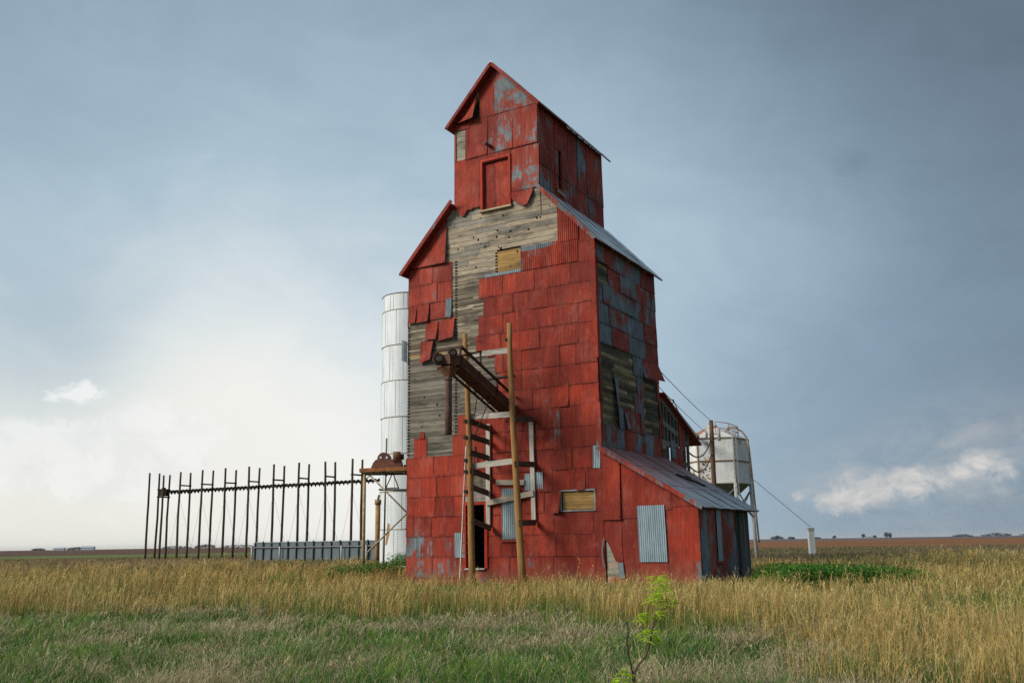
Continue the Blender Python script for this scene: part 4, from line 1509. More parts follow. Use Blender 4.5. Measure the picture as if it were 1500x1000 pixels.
for i, (x, y, zt, dx) in enumerate(POLES):
    if i == 0:
        lb = 'lone dark wooden pole standing apart at the far left end of the row'
    elif i == 1:
        lb = 'dark wooden pole left of the motor box at the end of the auger'
    elif i == 2:
        lb = 'shortest dark pole, right behind the motor box of the auger'
    elif i == 3:
        lb = 'dark wooden pole just right of the motor box of the auger'
    else:
        pair = (i - 4) // 2
        lb = '%s pole of the %s crossbarred pair right of the motor box' % ('front left' if i % 2 == 0 else 'back right', ords[pair])
    p = thing('wooden_pole', lb, 'pole', (x, y, GZ), 0, 'dark wooden poles carrying the long auger')
    mid = U(-.08, .08)
    k = U(.8, 1.25)
    pole_mesh([(0, 0, -.2), (dx * .5 + mid, 0, (zt - GZ) * .5), (dx, 0, zt - GZ)], .15, .12, (.085 * k, .050 * k, .028 * k), 8).build('trunk', M_POLE, p)
    if (i >= 4 and i % 2 == 0) or i == 1:
        j = i + 1 if i >= 4 else 3
        qx, qy = POLES[j][0] - x, POLES[j][1] - y
        for z in ((8.72,) if i >= 4 else (8.35, 7.45)):
            mb = MB()
            mb.beam((-.15, 0, z - GZ), (qx * 1.08, qy * 1.08, z - GZ), .10, .17, (.06, .04, .03))
            mb.build('crossbar', M_WOODV, p)
au = thing('long_auger', 'long dark screw auger slung between the row of tall wooden poles', 'auger', (-43.6, 117.9, 8.0))
A, B = Vector((0, 0, 0)), Vector((29.3, -15.7, .03))
mb = MB()
mb.tube([A, B], .10, 8, (.05, .035, .03))
mb.build('shaft', M_RUST, au)
mb = MB()
ax = (B - A).normalized()
s1 = ax.cross(Vector((0, 0, 1))).normalized()
LT = (B - A).length
NP = 58
vsx, fsx = [], []
NST = NP * 12
for i in range(NST + 1):
    a = 2 * PI * i / 12
    c = A.lerp(B, i / NST)
    o_ = s1 * math.cos(a) + Vector((0, 0, 1)) * math.sin(a)
    vsx += [c + o_ * .07, c + o_ * .29]
for i in range(NST):
    fsx.append((2 * i, 2 * i + 1, 2 * i + 3, 2 * i + 2))
mb.add(vsx, fsx, (.045, .032, .028))
mb.build('screw_flight', M_RUST, au)
mb = MB()
mb.beam(A + Vector((-.75, .3, 0)), A + Vector((.25, -.2, 0)), .5, .85, (.03, .025, .022))
mb.beam(A + Vector((-.55, .2, .5)), A + Vector((-.15, 0, .5)), .3, .25, (.04, .03, .026))
mb.build('motor_box', M_RUST, au)
mb = MB()
for i in range(4, 20, 2):
    for s in (1, -1):
        p = Vector((POLES[i][0], POLES[i][1], 7.0)) - Vector((-43.6, 117.9, 8.0))
        mb.tube([p, p + Vector((1.6 * s, 1.4, -7.0))], .012, 4, (.25, .25, .25))
mb.build('stay_wire', M_WIRE, au)

# feed wall
FA, FB = Vector((-24.1, 88.0, GZ)), Vector((-11.2, 80.0, GZ))
fw = thing('steel_trough_wall', 'long grey ribbed steel panel wall below the pole row', 'wall', FA)
d = (FB - FA)
ax = d.normalized()
nn = Vector((ax.y, -ax.x, 0))
if nn.y > 0:
    nn = -nn
HT = 1.86
mb = MB()
mb.grid(lambda s, t: (d * s + Vector((0, 0, HT * t)) + nn * (.015 * math.sin(60 * s)), (.12, .15, .165)), 40, 2, False)
mb.grid(lambda s, t: (d * s - nn * .05 + Vector((0, 0, HT * t)), (.12, .15, .165)), 2, 2, False)
mb.build('panel', M_ZINC, fw)
for i in range(15):
    p = d * ((i + .2) / 14.6)
    mb = MB()
    mb.beam(p + nn * .07, p + nn * .07 + Vector((0, 0, HT + (.12 if i % 3 == 1 else 0))), .09, .12, (.055, .065, .07), nn)
    mb.build('rib', M_ZINC, fw)
mb = MB()
mb.beam(nn * .16 + Vector((0, 0, HT * .78)), d + nn * .16 + Vector((0, 0, HT * .78)), .06, .08, (.20, .18, .17))
mb.beam(Vector((0, 0, HT + .02)), d + Vector((0, 0, HT + .02)), .08, .06, (.22, .26, .28))
mb.build('rail', M_ZINC, fw)
for t in (.0, .235, .72, .905):
    mb = MB()
    mb.tube([d * t + nn * .26, d * t + nn * .26 + Vector((0, 0, HT * .82))], .06, 8, (.55, .56, .55))
    mb.build('post', M_WHITE, fw)

# ---------------------------------------------------------------- right: hopper bin, pole, guy wires
BX, BY = 13.17, 61.6
hb = thing('hopper_bin', 'white hexagonal steel hopper bin on legs with rust streaks and a railed top', 'bin', (BX, BY, GZ))
SR = 2.26
th0 = math.radians(-90 - 10.5 + 2.0)
hexp = [(SR * math.cos(th0 - PI / 6 + k * PI / 3), SR * math.sin(th0 - PI / 6 + k * PI / 3)) for k in range(6)]
zb, zm, ztp = 4.72 - GZ, 6.12 - GZ, 7.58 - GZ
mb = MB()
for k in range(6):
    a, b = hexp[k], hexp[(k + 1) % 6]
    mb.grid(lambda s, t, a=a, b=b: ((a[0] + (b[0] - a[0]) * s, a[1] + (b[1] - a[1]) * s, zb + (ztp - zb) * t), (.72, .72, .69)), 4, 6, False)
tank = mb.build('tank', M_BIN, hb)
mb = MB()
for z, c in ((zm, (.22, .12, .05)), (zb, (.45, .40, .30)), (ztp, (.24, .20, .16))):
    for k in range(6):
        a, b = hexp[k], hexp[(k + 1) % 6]
        mb.beam((a[0] * 1.01, a[1] * 1.01, z), (b[0] * 1.01, b[1] * 1.01, z), .07, .075, c)
for k in range(6):
    a = hexp[k]
    mb.beam((a[0] * 1.01, a[1] * 1.01, zb), (a[0] * 1.01, a[1] * 1.01, ztp), .06, .06, (.40, .27, .15) if k == 0 else (.50, .49, .46), (a[0], a[1], 0))
mb.build('band', M_BIN, hb)
mb = MB()
rz = ztp + .80
for k in range(6):
    a, b = hexp[k], hexp[(k + 1) % 6]
    f_ = 1.03
    q = .24
    mb.add([(a[0] * f_, a[1] * f_, ztp + .03), (b[0] * f_, b[1] * f_, ztp + .03), (b[0] * q, b[1] * q, rz), (a[0] * q, a[1] * q, rz)], [(0, 1, 2, 3)], (.34, .14, .08) if k in (4, 5) else (.64, .61, .56))
mb.add([(x * .24, y * .24, rz) for x, y in hexp], [tuple(range(6))], (.4, .25, .15))
mb.tube([(0, 0, rz - .05), (0, 0, rz + .22)], .35, 12, (.5, .42, .34))
mb.build('roof', M_BIN, hb)
mb = MB()
for k in range(6):
    a, b = hexp[k], hexp[(k + 1) % 6]
    q = .12
    mb.add([(a[0] * .97, a[1] * .97, zb - .04), (b[0] * .97, b[1] * .97, zb - .04), (b[0] * q, b[1] * q, zb - 1.7), (a[0] * q, a[1] * q, zb - 1.7)], [(0, 1, 2, 3)], (.17, .18, .14))
mb.build('hopper', M_BIN, hb)
for k in range(6):
    a = hexp[k]
    mb = MB()
    mb.tube([(a[0] * .99, a[1] * .99, zb), (a[0] * 1.03, a[1] * 1.03, -.1)], .11, 10, (.50, .51, .50))
    mb.build('leg', M_BIN, hb)
mb = MB()
for k in range(6):
    a, b = hexp[k], hexp[(k + 1) % 6]
    mb.beam((a[0], a[1], zb - .3), (b[0] * 1.015, b[1] * 1.015, zb - 2.2), .05, .07, (.25, .25, .24))
    mb.beam((b[0], b[1], zb - .3), (a[0] * 1.015, a[1] * 1.015, zb - 2.2), .05, .07, (.25, .25, .24))
mb.build('leg_brace', M_BIN, hb)
mb = MB()
red_r = (.26, .07, .05)
rail = [(-.05, -1.2, 8.72), (.75, -1.55, 8.55), (1.32, -1.50, 8.32), (1.55, -.6, 8.40), (1.2, .7, 8.60)]
for a, b in zip(rail, rail[1:]):
    for dz_ in (0, -.38):
        mb.tube([(a[0], a[1], a[2] - GZ + dz_), (b[0], b[1], b[2] - GZ + dz_)], .026, 6, red_r)
for a in rail:
    mb.tube([(a[0], a[1], a[2] - GZ), (a[0], a[1], 7.62 - GZ)], .026, 6, (.2, .12, .09))
mb.build('handrail', M_RUST, hb)
mb = MB()
arc = [(.55, -1.0, 8.02), (.85, -1.2, 8.28), (1.25, -1.3, 8.26), (1.62, -1.4, 8.02), (1.88, -1.45, 7.60), (1.98, -1.48, 7.0), (2.06, -1.5, 5.0), (2.13, -1.5, 3.0), (2.2, -1.5, 1.0)]
mb.tube([(x, y, z - GZ) for x, y, z in arc], .06, 8, (.36, .25, .17))
mb.build('fill_pipe', M_RUST, hb)
mb = MB()
a = hexp[1]
for s in (-.2, .2):
    mb.beam((a[0] * 1.04 + s * .6, a[1] * 1.04 - .1 + s * .2, 2.2), (a[0] * 1.04 + s * .6, a[1] * 1.04 - .1 + s * .2, ztp + .8), .04, .04, (.45, .45, .43))
for i in range(20):
    z = 2.3 + i * .3
    mb.beam((a[0] * 1.04 - .12, a[1] * 1.04 - .14, z), (a[0] * 1.04 + .12, a[1] * 1.04 - .06, z), .02, .03, (.4, .4, .38))
mb.build('access_ladder', M_BIN, hb)
mb = MB()
for i in range(38):                                     # rusted-through blisters on the left panel
    k = U(0.30, 1.0)
    s = .10 + .35 * R() ** 1.2
    a, b = hexp[0], hexp[1]
    x, y = a[0] + (b[0] - a[0]) * s, a[1] + (b[1] - a[1]) * s
    z = zb + .1 + 1.15 * R()
    r = U(.015, .06)
    nrm = Vector((a[0] + b[0], a[1] + b[1], 0)).normalized()
    p = Vector((x, y, z)) + nrm * .004
    mb.tube([p, p + nrm * .01], r, 7, (.06, .03, .02) if R() < .6 else (.40, .22, .03))
mb.build('rust_blister', M_RUST, hb)

up = thing('utility_pole', 'dark brown wooden pole standing in front of the white hopper bin', 'pole', (11.66, 55.0, GZ))
pole_mesh([(0, 0, -.2), (.02, 0, 4.2), (.06, 0, 8.42)], .165, .12, (.115, .065, .042)).build('trunk', M_POLE, up)
mb = MB()
mb.tube([(.15, -.1, 7.6), (.5, -.1, 7.6)], .035, 6, (.2, .2, .2))
mb.tube([(.45, -.1, 7.2), (.45, -.1, 7.9)], .10, 8, (.40, .40, .37))
mb.tube([(-.28, -.1, 7.4), (-.28, -.1, 7.8)], .07, 8, (.40, .38, .33))
mb.build('insulator', M_RUST, up)


def cable(name, label, pts, r, col, sag=0.0, n=14):
    mb = MB()
    out = []
    for i in range(len(pts) - 1):
        p, q = Vector(pts[i]), Vector(pts[i + 1])
        for j in range(n + (1 if i == len(pts) - 2 else 0)):
            t = j / n
            out.append(p.lerp(q, t) - Vector((0, 0, sag * 4 * t * (1 - t))))
    mb.tube(out, r, 5, col)
    return tag(mb.build(name, M_WIRE), label, 'cable')


cable('guy_wire', 'thin wire running from the elevator corner down to the dark pole top', [bw(.0, 5.9, 8.1), (11.68, 54.9, 8.1)], .016, (.05, .055, .06), .08)
cable('guy_wire', 'lower thin wire sloping from the elevator corner past the annex roof', [bw(.0, 5.9, 7.35), (11.68, 54.9, 7.1)], .013, (.06, .065, .07), .08)
cable('guy_wire', 'thin wire slanting from the bin down to the white post in the field', [(14.35, 62.9, 6.6), (21.75, 70.0, 2.05)], .018, (.07, .065, .06), .02)
cable('power_cable', 'thick dark cable drooping from the pole to the annex, upper one', [(11.6, 54.9, 6.9), bw(.0, 9.2, 4.9)], .035, (.02, .02, .02), .5)
cable('power_cable', 'thick dark cable drooping from the pole to the annex, lower one', [(11.6, 54.9, 6.1), bw(.0, 9.2, 4.3)], .035, (.02, .02, .02), .55)
gp = thing('anchor_post', 'short white painted post in the grass anchoring the slanting wire', 'post', (21.75, 70.0, GZ))
mb = MB()
mb.box((-.20, -.20, -.1), (.20, .20, 2.05), (.46, .48, .47))
mb.build('shaft', M_WHITE, gp)
mb = MB()
mb.box((-.215, -.215, 2.05), (.215, .215, 2.27), (.30, .29, .27))
mb.build('cap', M_WHITE, gp)
# transfer tube from annex roof to the bin
tb = thing('transfer_tube', 'pale steel grain tube sloping from the annex roof to the bin', 'tube', (7.2, 41.6, 7.0))
mb = MB()
q = Vector((11.75, 59.6, 7.62)) - Vector((7.2, 41.6, 7.0))
mb.tube([(0, 0, 0), q * .5, q * .93], .115, 12, (.42, .44, .40))
mb.build('pipe', M_ZINC, tb)
mb = MB()
mb.tube([q * .92, q], .15, 12, (.06, .055, .05))
mb.build('nozzle', M_RUST, tb)
mb = MB()
for a, b in (((-.2, -.5, -.3), (.1, .4, .42)), ((.1, .4, .42), (.4, .5, -.3)), ((-.35, -.5, .36), (.12, .4, .44))):
    mb.tube([a, b], .022, 6, (.10, .09, .08))
mb.build('bracket', M_RUST, tb)

# ---------------------------------------------------------------- far trees and farmsteads on the horizon


def far_tree(x, y, h, wd, label, name='far_tree', col=(.19, .24, .275)):  # default crown colour has distance haze mixed in
    o = thing(name, label, 'tree', (x, y, GZ))
    mb = MB()
    for i in range(170):
        a, r = U(0, 2 * PI), math.sqrt(R())
        px, pz = r * math.cos(a) * wd / 2, h * (.55 + .42 * r * math.sin(a))
        s = h * U(.07, .16)
        pv = [Vector((px, U(-wd / 2, wd / 2), pz)) + Vector((U(-s, s), U(-s, s), U(-s, s))) for _ in range(4)]
        mb.add(pv, [(0, 1, 2), (0, 2, 3)], tuple(c * U(.8, 1.2) for c in col))
    mb.build('crown', M_LEAF, o)
    mb = MB()
    mb.tube([(0, 0, 0), (0, 0, h * .5)], h * .03, 5, (.06, .05, .045))
    mb.build('trunk', M_WOODV, o)


YT = 2600.0
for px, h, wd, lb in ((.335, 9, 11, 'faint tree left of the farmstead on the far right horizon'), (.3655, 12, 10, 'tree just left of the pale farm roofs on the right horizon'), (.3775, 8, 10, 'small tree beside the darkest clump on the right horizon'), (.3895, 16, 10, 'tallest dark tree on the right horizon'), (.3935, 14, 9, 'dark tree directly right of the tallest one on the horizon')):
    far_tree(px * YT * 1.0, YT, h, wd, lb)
tl = MB()
for px, pw, h in ((-.355, .03, 9), (-.325, .02, 13), (-.29, .035, 10), (-.255, .035, 13), (-.215, .03, 11), (-.18, .03, 12), (.275, .012, 13), (.29, .006, 9), (.315, .01, 7), (.47, .02, 9), (.505, .03, 11), (.54, .02, 8), (-.46, .02, 10), (-.50, .012, 8)):
    for i in range(220):
        xx = (px + U(-pw, pw) * .5) * 3400
        s = h * .16
        z = GZ + h * R() ** .8 * (1 - .5 * abs((xx / 3400 - px) / pw * 2) ** 2)
        pv = [Vector((xx, 3400 + U(-20, 20), z)) + Vector((U(-2 * s, 2 * s), U(-s, s), U(-s, s))) for _ in range(4)]
        tl.add(pv, [(0, 1, 2), (0, 2, 3)], tuple(c * U(.85, 1.2) for c in (.27, .32, .36)))  # haze over the treeline put into these bluish leaf colours
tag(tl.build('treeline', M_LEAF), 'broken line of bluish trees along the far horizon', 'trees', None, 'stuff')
for px, wd, h, lb in ((-.478, 34, 9, 'pale farm shed on the far left horizon, nearest the frame edge'), (-.448, 40, 12, 'long pale farm shed on the far left horizon'), (.372, 36, 8, 'low pale farm building among the far right trees')):
    hh = thing('farm_shed', lb, 'building', (px * 3000, 3000, GZ))
    mb = MB()
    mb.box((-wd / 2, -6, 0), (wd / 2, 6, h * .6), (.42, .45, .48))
    mb.build('wall', M_WHITE, hh)
    mb = MB()
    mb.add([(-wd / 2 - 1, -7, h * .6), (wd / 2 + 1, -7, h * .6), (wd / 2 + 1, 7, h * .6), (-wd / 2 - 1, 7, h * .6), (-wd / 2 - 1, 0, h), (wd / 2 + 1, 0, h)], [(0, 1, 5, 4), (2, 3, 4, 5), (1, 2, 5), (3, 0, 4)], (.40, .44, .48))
    mb.build('roof', M_WHITE, hh)

# ---------------------------------------------------------------- vegetation
rg = np.random.default_rng(11)


def vnoise(x, y, s, seed):
    """cheap smooth value noise"""
    r = np.random.default_rng(seed)
    tab = r.random((64, 64))
    X, Y = x / s, y / s
    xi, yi = np.floor(X).astype(int), np.floor(Y).astype(int)
    fx, fy = X - xi, Y - yi
    fx, fy = fx * fx * (3 - 2 * fx), fy * fy * (3 - 2 * fy)
    g_ = lambda a, b: tab[a % 64, b % 64]
    return (g_(xi, yi) * (1 - fx) + g_(xi + 1, yi) * fx) * (1 - fy) + (g_(xi, yi + 1) * (1 - fx) + g_(xi + 1, yi + 1) * fx) * fy


def fbm(x, y, s, seed):
    return .55 * vnoise(x, y, s, seed) + .3 * vnoise(x, y, s * .43, seed + 1) + .15 * vnoise(x, y, s * .19, seed + 2)


def in_buildings(x, y):
    dx, dy = x - P0.x, y - P0.y
    u, v = dx * UX + dy * VX, -dx * VX + dy * UX
    return ((u > -8.35) & (u < .05) & (v > -.05) & (v < 9.4)) | ((u > -.1) & (u < 3.45) & (v > -.05) & (v < 5.6))


def scatter(n, y0, y1, half=.62):
    y = y0 * (y1 / y0) ** rg.random(n)
    x = (rg.random(n) * 2 - 1) * half * y
    k = ~in_buildings(x, y)
    return x[k], y[k]


def blade_mesh(name, x, y, h, w, lean, cb, ct, label, cat, head=None, mat=None, droop=.25, out=None):
    """n grass blades: 2 base, 2 middle, 1 tip vertex each, plus optional seed heads (3 slivers)"""
    n = len(x)
    a = rg.random(n) * 2 * PI if out is None else out + rg.normal(0, .5, n)
    az = (rg.random(n) - .5) * 1.8
    wx, wy = np.cos(az) * w * .5, np.sin(az) * w * .5
    lx, ly = np.cos(a) * lean * h + .10 * h, np.sin(a) * lean * h
    base = np.stack([x, y, np.full(n, GZ - .02)], 1)
    mid = base + np.stack([lx * .32, ly * .32, h * .58], 1)
    tip = base + np.stack([lx, ly, h * (1 - droop * lean)], 1)
    wv = np.stack([wx, wy, np.zeros(n)], 1)
    V = np.stack([base - wv, base + wv, mid - wv * .8, mid + wv * .8, tip], 1)
    CB = cb[:, None, :]
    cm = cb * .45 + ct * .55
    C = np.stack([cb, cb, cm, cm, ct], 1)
    nv = 5
    quad_ = np.array([0, 1, 3, 2])
    tri_ = np.array([2, 3, 4])
    off = np.arange(n)[:, None] * nv
    loops = np.concatenate([quad_[None] + off, tri_[None] + off], 1).ravel()
    totals = np.tile(np.array([4, 3]), n)
    V, C = V.reshape(-1, 3), C.reshape(-1, 3)
    if head is not None:
        idx = np.nonzero(head > 0)[0]
        m = len(idx)
        nh = 5
        hv, hc = [], []
        d = (tip - mid)[idx]
        for k in range(nh):
            t = .25 + .75 * rg.random(m)
            p = mid[idx] + d * t[:, None]
            L = head[idx] * (.5 + .7 * rg.random(m)) * h[idx]
            aa = rg.random(m) * 2 * PI
            dirv = np.stack([np.cos(aa) * .55, np.sin(aa) * .55, np.full(m, .8)], 1)
            q = p + dirv * L[:, None]
            ww = np.stack([wx[idx], wy[idx], np.zeros(m)], 1) * 1.1
            hv.append(np.stack([p, (p + q) / 2 + ww, q], 1))
            cc = ct[idx] * (.9 + .3 * rg.random(m))[:, None]
            hc.append(np.stack([cc, cc, cc], 1))
        hv, hc = np.concatenate(hv).reshape(-1, 3), np.concatenate(hc).reshape(-1, 3)
        loops = np.concatenate([loops, np.arange(len(hv)) + len(V)])
        totals = np.concatenate([totals, np.full(len(hv) // 3, 3)])
        V, C = np.concatenate([V, hv]), np.concatenate([C, hc])
    me = bpy.data.meshes.new(name)
    me.vertices.add(len(V))
    me.vertices.foreach_set('co', V.astype(np.float32).ravel())
    me.loops.add(len(loops))
    me.loops.foreach_set('vertex_index', loops.astype(np.int32))
    me.polygons.add(len(totals))
    me.polygons.foreach_set('loop_start', np.concatenate([[0], np.cumsum(totals)[:-1]]).astype(np.int32))
    me.polygons.foreach_set('loop_total', totals.astype(np.int32))
    at = me.color_attributes.new('Col', 'FLOAT_COLOR', 'POINT')
    at.data.foreach_set('color', np.concatenate([np.clip(C, 0, 1), np.ones((len(C), 1))], 1).astype(np.float32).ravel())
    me.update(calc_edges=True)
    me.materials.append(mat or M_GRASS)
    o = bpy.data.objects.new(name, me)
    COL.objects.link(o)
    return tag(o, label, cat, None, 'stuff')


def mixc(a, b, t):
    return np.array(a)[None] * (1 - t[:, None]) + np.array(b)[None] * t[:, None]


def jitter(c, s=.25):
    return c * (1 + (rg.random((len(c), 1)) - .5) * 2 * s)


GRN, GRN2 = (.060, .125, .028), (.135, .215, .050)
TAN, TAN2, STR = (.30, .20, .085), (.46, .33, .155), (.42, .36, .23)
GRY = (.25, .215, .145)


def tall_zone(x, y):
    """1 where the tall dry grass stands, 0 on the short green turf nearer the camera"""
    s = x / y
    edge = 19.5 + 4.0 * np.clip(-s * 2.2, 0, 1) - 10.5 * np.clip((s - .08) / .30, 0, 1) + (fbm(x, y, 3.4, 5) - .5) * 9.0 + (fbm(x, y, .8, 15) - .5) * 3.5
    return np.clip((y - edge) / 3.2 + .5, 0, 1)


def tufts(nt, per, y0, y1, rad, half=.62):
    """blades in bunches: returns x, y, tuft index and the outward direction of each blade"""
    cx, cy = scatter(nt, y0, y1, half)
    m = np.maximum(3, rg.poisson(per, len(cx)))
    ti = np.repeat(np.arange(len(cx)), m)
    ox, oy = rg.normal(0, 1, len(ti)), rg.normal(0, 1, len(ti))
    rr = rad * (.6 + .9 * rg.random(len(cx)))[ti]
    x, y = cx[ti] + ox * rr, cy[ti] + oy * rr
    k = ~in_buildings(x, y)
    return x[k], y[k], ti[k], np.arctan2(oy, ox)[k], cx, cy


# short green turf with bleached dead tufts
x, y, ti, out, cx, cy = tufts(20000, 11, 8.4, 34, .085, .78)
tz = tall_zone(cx, cy)
keep = (rg.random(len(cx)) < (1.0 - .62 * tz))[ti]
x, y, ti, out = x[keep], y[keep], ti[keep], out[keep]
gn = fbm(cx, cy, 2.6, 21)
dead = np.clip((fbm(cx, cy, 1.7, 31) - .52) * 7, 0, .9) + .08
isd_t = rg.random(len(cx)) < dead
cv = np.clip(fbm(cx, cy, .75, 101) * 1.8 - .4, 0, 1)
th = (.11 + .22 * rg.random(len(cx))) * (.5 + .6 * gn) * (.55 + 1.0 * cv)
tc = rg.random(len(cx))
tg = np.clip(fbm(cx, cy, 1.6, 91) * 1.6 - .35, 0, 1)
isd = np.where(rg.random(len(x)) < .10, ~isd_t[ti], isd_t[ti])
r1 = rg.random(len(x))
gcol = mixc((.050, .150, .022), (.27, .42, .055), np.clip(tg[ti] * .55 + cv[ti] * .2 + r1 * .4 - .08, 0, 1))
gcol = np.where((rg.random(len(x)) < .22)[:, None], mixc((.06, .19, .085), (.13, .28, .12), r1), gcol)
dcol = mixc((.34, .26, .14), (.74, .62, .38), np.clip(tc[ti] * .6 + r1 * .45, 0, 1))
ct = np.where(isd[:, None], dcol, gcol)
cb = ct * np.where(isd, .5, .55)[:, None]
h = th[ti] * (.6 + .6 * rg.random(len(x))) * np.where(isd, 1.05, 1.0)
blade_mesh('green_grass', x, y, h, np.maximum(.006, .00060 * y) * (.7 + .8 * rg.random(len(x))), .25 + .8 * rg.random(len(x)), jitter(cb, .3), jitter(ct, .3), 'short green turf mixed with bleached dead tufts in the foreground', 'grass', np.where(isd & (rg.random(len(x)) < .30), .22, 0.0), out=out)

# tall dry grass
x, y, ti, out, cx, cy = tufts(21500, 9, 8.8, 66, .11, .78)
tz = tall_zone(cx, cy)
keep = (rg.random(len(cx)) < tz * (.55 + .45 * np.clip(fbm(cx, cy, 2.0, 43) * 2 - .3, 0, 1)))[ti]
x, y, ti, out = x[keep], y[keep], ti[keep], out[keep]
u_, v_ = (x - P0.x) * UX + (y - P0.y) * VX, -(x - P0.x) * VX + (y - P0.y) * UX
sxy = cx / cy
cl = fbm(cx, cy, 4.5, 41)
gp_ = np.clip((fbm(cx, cy, 3.0, 51) - .55) * 7, 0, 1)
green_t = rg.random(len(cx)) < (.10 + .75 * gp_)
th = (.34 + .46 * rg.random(len(cx)) ** 1.2) * (.55 + .8 * cl) * (1 - .22 * np.clip((sxy - .12) * 6, 0, 1) * (cy < 32))
th = np.where(green_t, th * .72, th)
near = np.clip((v_ + 10.0) / 7.0, 0, 1) * ((u_ > -9.5) & (u_ < 6))
h = th[ti] * (.55 + .65 * rg.random(len(x))) * (1 - .34 * near)
spike = rg.random(len(x)) < .05
h = np.where(spike, h * 1.35, h)
green = np.where(rg.random(len(x)) < .10, ~green_t[ti], green_t[ti])
rt = rg.random(len(x))
warm = np.clip((fbm(cx, cy, 7, 61) - .3) * 1.6, 0, 1) + .25 * rg.normal(0, 1, len(cx)) - np.clip(sxy * .5, -.1, .25)
tanc = mixc((.54, .355, .10), (.90, .70, .30), np.clip(rt * .55 + .25 + .25 * rg.normal(0, 1, len(cx))[ti], 0, 1))
dk_ = np.clip((fbm(cx, cy, 2.4, 111) - .50) * 4, 0, 1)[ti] * np.clip(-sxy * 2 + .5, .15, 1)[ti]
tanc = tanc * (1 - .42 * dk_[:, None])
tanc = tanc * (1 - .35 * np.clip(warm[ti], 0, 1)[:, None] * np.array([.55, .9, 1.1])[None])
ct = np.where(green[:, None], mixc((.09, .19, .030), (.27, .33, .080), rt), tanc)
cb = np.where(green[:, None], ct * .6, mixc((.17, .115, .03), (.34, .23, .075), rt))  # blade feet darkened, shade between the stems put into the colour
hd = np.where((~green) & (rg.random(len(x)) < .5), .17, 0.0)
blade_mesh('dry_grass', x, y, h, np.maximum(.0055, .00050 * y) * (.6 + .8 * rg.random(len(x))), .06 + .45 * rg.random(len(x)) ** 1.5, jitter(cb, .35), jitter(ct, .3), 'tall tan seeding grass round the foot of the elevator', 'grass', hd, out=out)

# far dry grass out to the fields
x, y = scatter(118000, 55, 158, .78)
rt = rg.random(len(x))
cl = fbm(x, y, 16, 71)
lf = np.clip(-x / y * 3 + .35, 0, 1)
h = (.22 + .34 * rg.random(len(x))) * (.6 + .8 * cl) * (1 - .55 * np.clip((y - 70) / 70, 0, 1))
ct = mixc((.20, .165, .105), (.40, .275, .135), np.clip(rt * .55 + lf * .5, 0, 1))
cb = ct * .6
gm = (rg.random(len(x)) < np.clip((fbm(x, y, 12, 81) - .52) * 5, 0, .75))
ct = np.where(gm[:, None], mixc((.11, .145, .045), (.19, .20, .07), rt), ct)
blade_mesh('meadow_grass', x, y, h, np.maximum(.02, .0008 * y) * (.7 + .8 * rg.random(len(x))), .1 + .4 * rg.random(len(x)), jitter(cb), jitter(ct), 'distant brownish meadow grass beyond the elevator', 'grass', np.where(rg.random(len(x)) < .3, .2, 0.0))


def weeds(name, label, boxes, n, c0, c1, leaf=.06):
    """leafy weeds: stems with many small leaf faces"""
    mb = MB()
    for i in range(n):
        x0, x1, y0, y1, hmax = rnd.choice(boxes)
        px, py = U(x0, x1), U(y0, y1)
        e = min(1.0, 4 * min((px - x0) / (x1 - x0), (x1 - px) / (x1 - x0)) + .35)
        hh = hmax * U(.55, 1.0) * e
        lx, ly = U(-.25, .25) * hh, U(-.25, .25) * hh
        k = U(.7, 1.25)
        for j in range(9):
            t = U(.12, 1.0)
            c = Vector((px + lx * t, py + ly * t, GZ + hh * t)) + Vector((U(-.1, .1), U(-.1, .1), 0))
            a = U(0, 2 * PI)
            L = leaf * U(.7, 1.7)
            d1 = Vector((math.cos(a), math.sin(a), U(-.3, .9))).normalized() * L
            d2 = d1.cross(Vector((U(-.4, .4), U(-.4, .4), 1))).normalized() * L * .34
            m = c + d1 * .5
            q = R()
            col = tuple((p + (s - p) * q) * k for p, s in zip(c0, c1))
            mb.add([c, m + d2, c + d1, m - d2], [(0, 1, 2, 3)], col)
    return tag(mb.build(name, M_LEAF), label, 'weeds', None, 'stuff')


weeds('green_weeds', 'patch of dark green leafy weeds right of the lean-to shed', [(7.6, 9.8, 28.0, 31.5, .74), (8.4, 11.6, 29, 33, .72), (9.8, 13.4, 30, 34.5, .60)], 4600, (.045, .140, .012), (.120, .280, .035), .075)
weeds('silo_weeds', 'low green weeds at the foot of the silo and platform', [(-8.2, -6.0, 39.6, 42.6, .72), (-6.9, -5.0, 42.2, 45.1, .80), (-6.6, -4.9, 47.5, 52, 1.15)], 2300, (.055, .12, .018), (.18, .30, .05), .07)

# young mesquite shoot in the foreground
sp = thing('sapling', 'young sapling with feathery yellow-green leaves and one bare stem', 'sapling', (1.17, 9.0, GZ))


def P(x, y, z):
    return Vector((x - 1.17, y - 9.0, z - GZ))


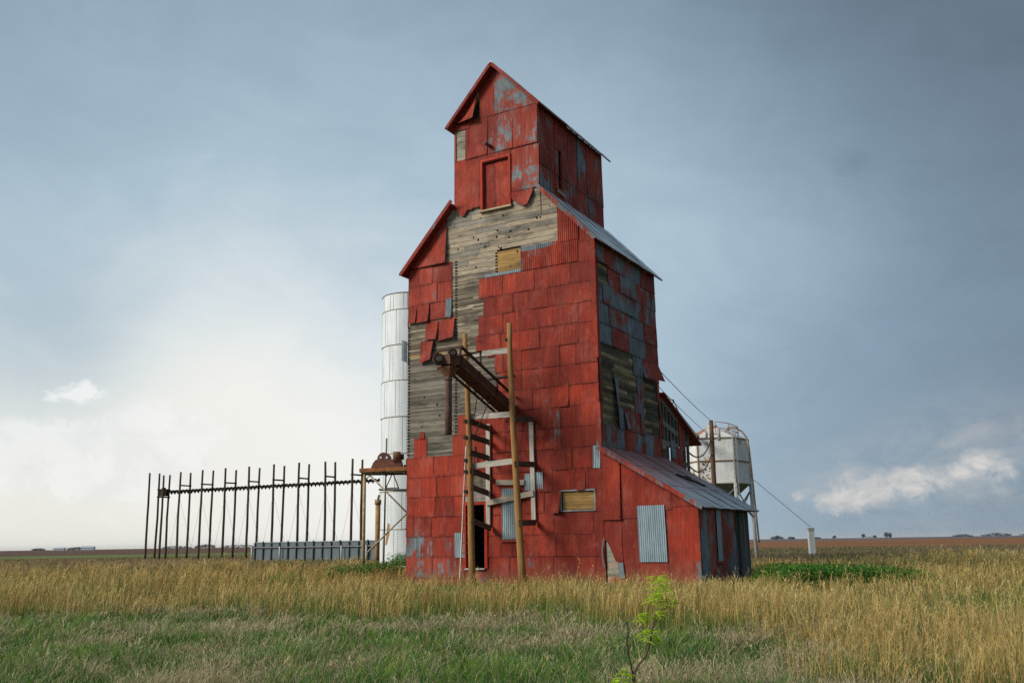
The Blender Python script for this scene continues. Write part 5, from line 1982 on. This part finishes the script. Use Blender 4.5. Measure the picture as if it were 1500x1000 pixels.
st = MB()
main = [P(1.060, 9.0, -.34), P(1.062, 9.0, -.14), P(1.070, 9.0, -.069), P(1.078, 9.0, .02), P(1.109, 9.0, .082), P(1.182, 9.0, .162), P(1.235, 9.0, .294), P(1.262, 9.0, .408), P(1.327, 9.02, .522), P(1.417, 9.04, .601), P(1.41, 9.06, .70), P(1.37, 9.08, .84)]
bare = [P(1.068, 9.0, -.08), P(1.062, 9.0, .002), P(1.054, 8.99, .052), P(1.025, 8.98, .188), P(1.017, 8.97, .321), P(1.027, 8.96, .369), P(1.026, 8.96, .462)]
br2 = [P(1.262, 9.0, .408), P(1.30, 9.03, .47), P(1.39, 9.06, .575)]
st.tube(main, [.017, .015, .014, .012, .011, .010, .009, .008, .006, .005, .004, .003], 7, (.13, .085, .06))
st.tube(bare, [.011, .010, .009, .008, .007, .006, .005], 6, (.045, .035, .03))
st.tube(br2, [.006, .005, .003], 5, (.16, .09, .06))
for p in bare[3:]:
    for s in (1, -1):
        st.tube([p, p + Vector((.02 * s, 0, .018))], [.004, .002], 4, (.05, .04, .03))
st.build('stem', M_WOODV, sp)
lf_ = MB()


def frond(p, d, L, col):
    d = Vector(d).normalized()
    pts = []
    for i in range(9):
        t = i / 8
        pts.append(p + d * (L * t) + Vector((0, 0, -L * .40 * t * t)))
    side = d.cross(Vector((0, 0, 1))).normalized()
    for i in range(1, 9):
        for s in (1, -1):
            q = pts[i]
            l = L * .30 * (1 - .35 * abs(i / 8 - .45))
            tipv = q + (side * s * .9 + d * .45 + Vector((0, 0, -.35))) * l
            wv = d * (l * .36)
            k = U(.8, 1.2)
            c = (col[0] * k * U(.8, 1.08), col[1] * k, col[2] * k)
            m = (q + tipv) / 2
            lf_.add([q, m + wv, tipv, m - wv], [(0, 1, 2, 3)], c)
    lf_.tube(pts, .0012, 3, (.25, .35, .05), caps=False)


yel = (.52, .68, .022)
for (cx_, cz_, rx, rz_, n_) in ((1.36, .775, .085, .11, 62), (1.33, .69, .08, .06, 20), (1.438, .631, .035, .03, 12), (1.191, .518, .052, .04, 24), (1.206, .354, .045, .05, 24), (1.284, .335, .035, .05, 20), (1.307, .553, .03, .018, 6), (1.009, -.009, .060, .065, 26), (.897, -.049, .05, .02, 9)):
    for i in range(n_):
        p = P(cx_ + U(-rx, rx), 9.0 + U(-.08, .08), cz_ + U(-rz_, rz_))
        a = U(0, 2 * PI)
        frond(p, (math.cos(a), math.sin(a) * .7, U(-.2, .5)), U(.05, .09), yel)
lf_.build('leaves', M_LEAF, sp)
# two small bright shoots in the turf at the left
for px, py, hh, lb in ((-2.75, 15.2, .34, 'bright green weed shoot farther left in the turf'), (-2.3, 17.5, .30, 'bright green weed shoot right of its twin in the turf')):
    o = thing('weed_shoot', lb, 'plant', (px, py, GZ))
    mb = MB()
    for i in range(26):
        t = U(.2, 1)
        a = U(0, 2 * PI)
        c = Vector((.04 * math.sin(3 * t), 0, hh * t))
        d1 = Vector((math.cos(a), math.sin(a), .5)) * .05
        d2 = Vector((-math.sin(a), math.cos(a), .2)) * .018
        mb.add([c, c + d1 * .5 + d2, c + d1, c + d1 * .5 - d2], [(0, 1, 2, 3)], (.10 * U(.7, 1.2), .30 * U(.8, 1.1), .03))
    mb.build('leaves', M_LEAF, o)
    mb = MB()
    mb.tube([(0, 0, 0), (.04, 0, hh)], [.006, .003], 5, (.10, .2, .04))
    mb.build('stem', M_LEAF, o)
mb = MB()
mb.box((-27000, -700, GZ - 1.0), (27000, 26500, 60.0), (1, 1, 1))
hz = bpy.data.materials.new('haze'); hz.use_nodes = True
nt = hz.node_tree; nt.nodes.clear()
o_ = nt.nodes.new('ShaderNodeOutputMaterial'); pv = nt.nodes.new('ShaderNodeVolumePrincipled')
pv.inputs['Color'].default_value = (.95, .92, .86, 1); pv.inputs['Density'].default_value = 2.5e-5
nt.links.new(pv.outputs[0], o_.inputs['Volume'])
tag(mb.build('haze', hz), kind='stuff')
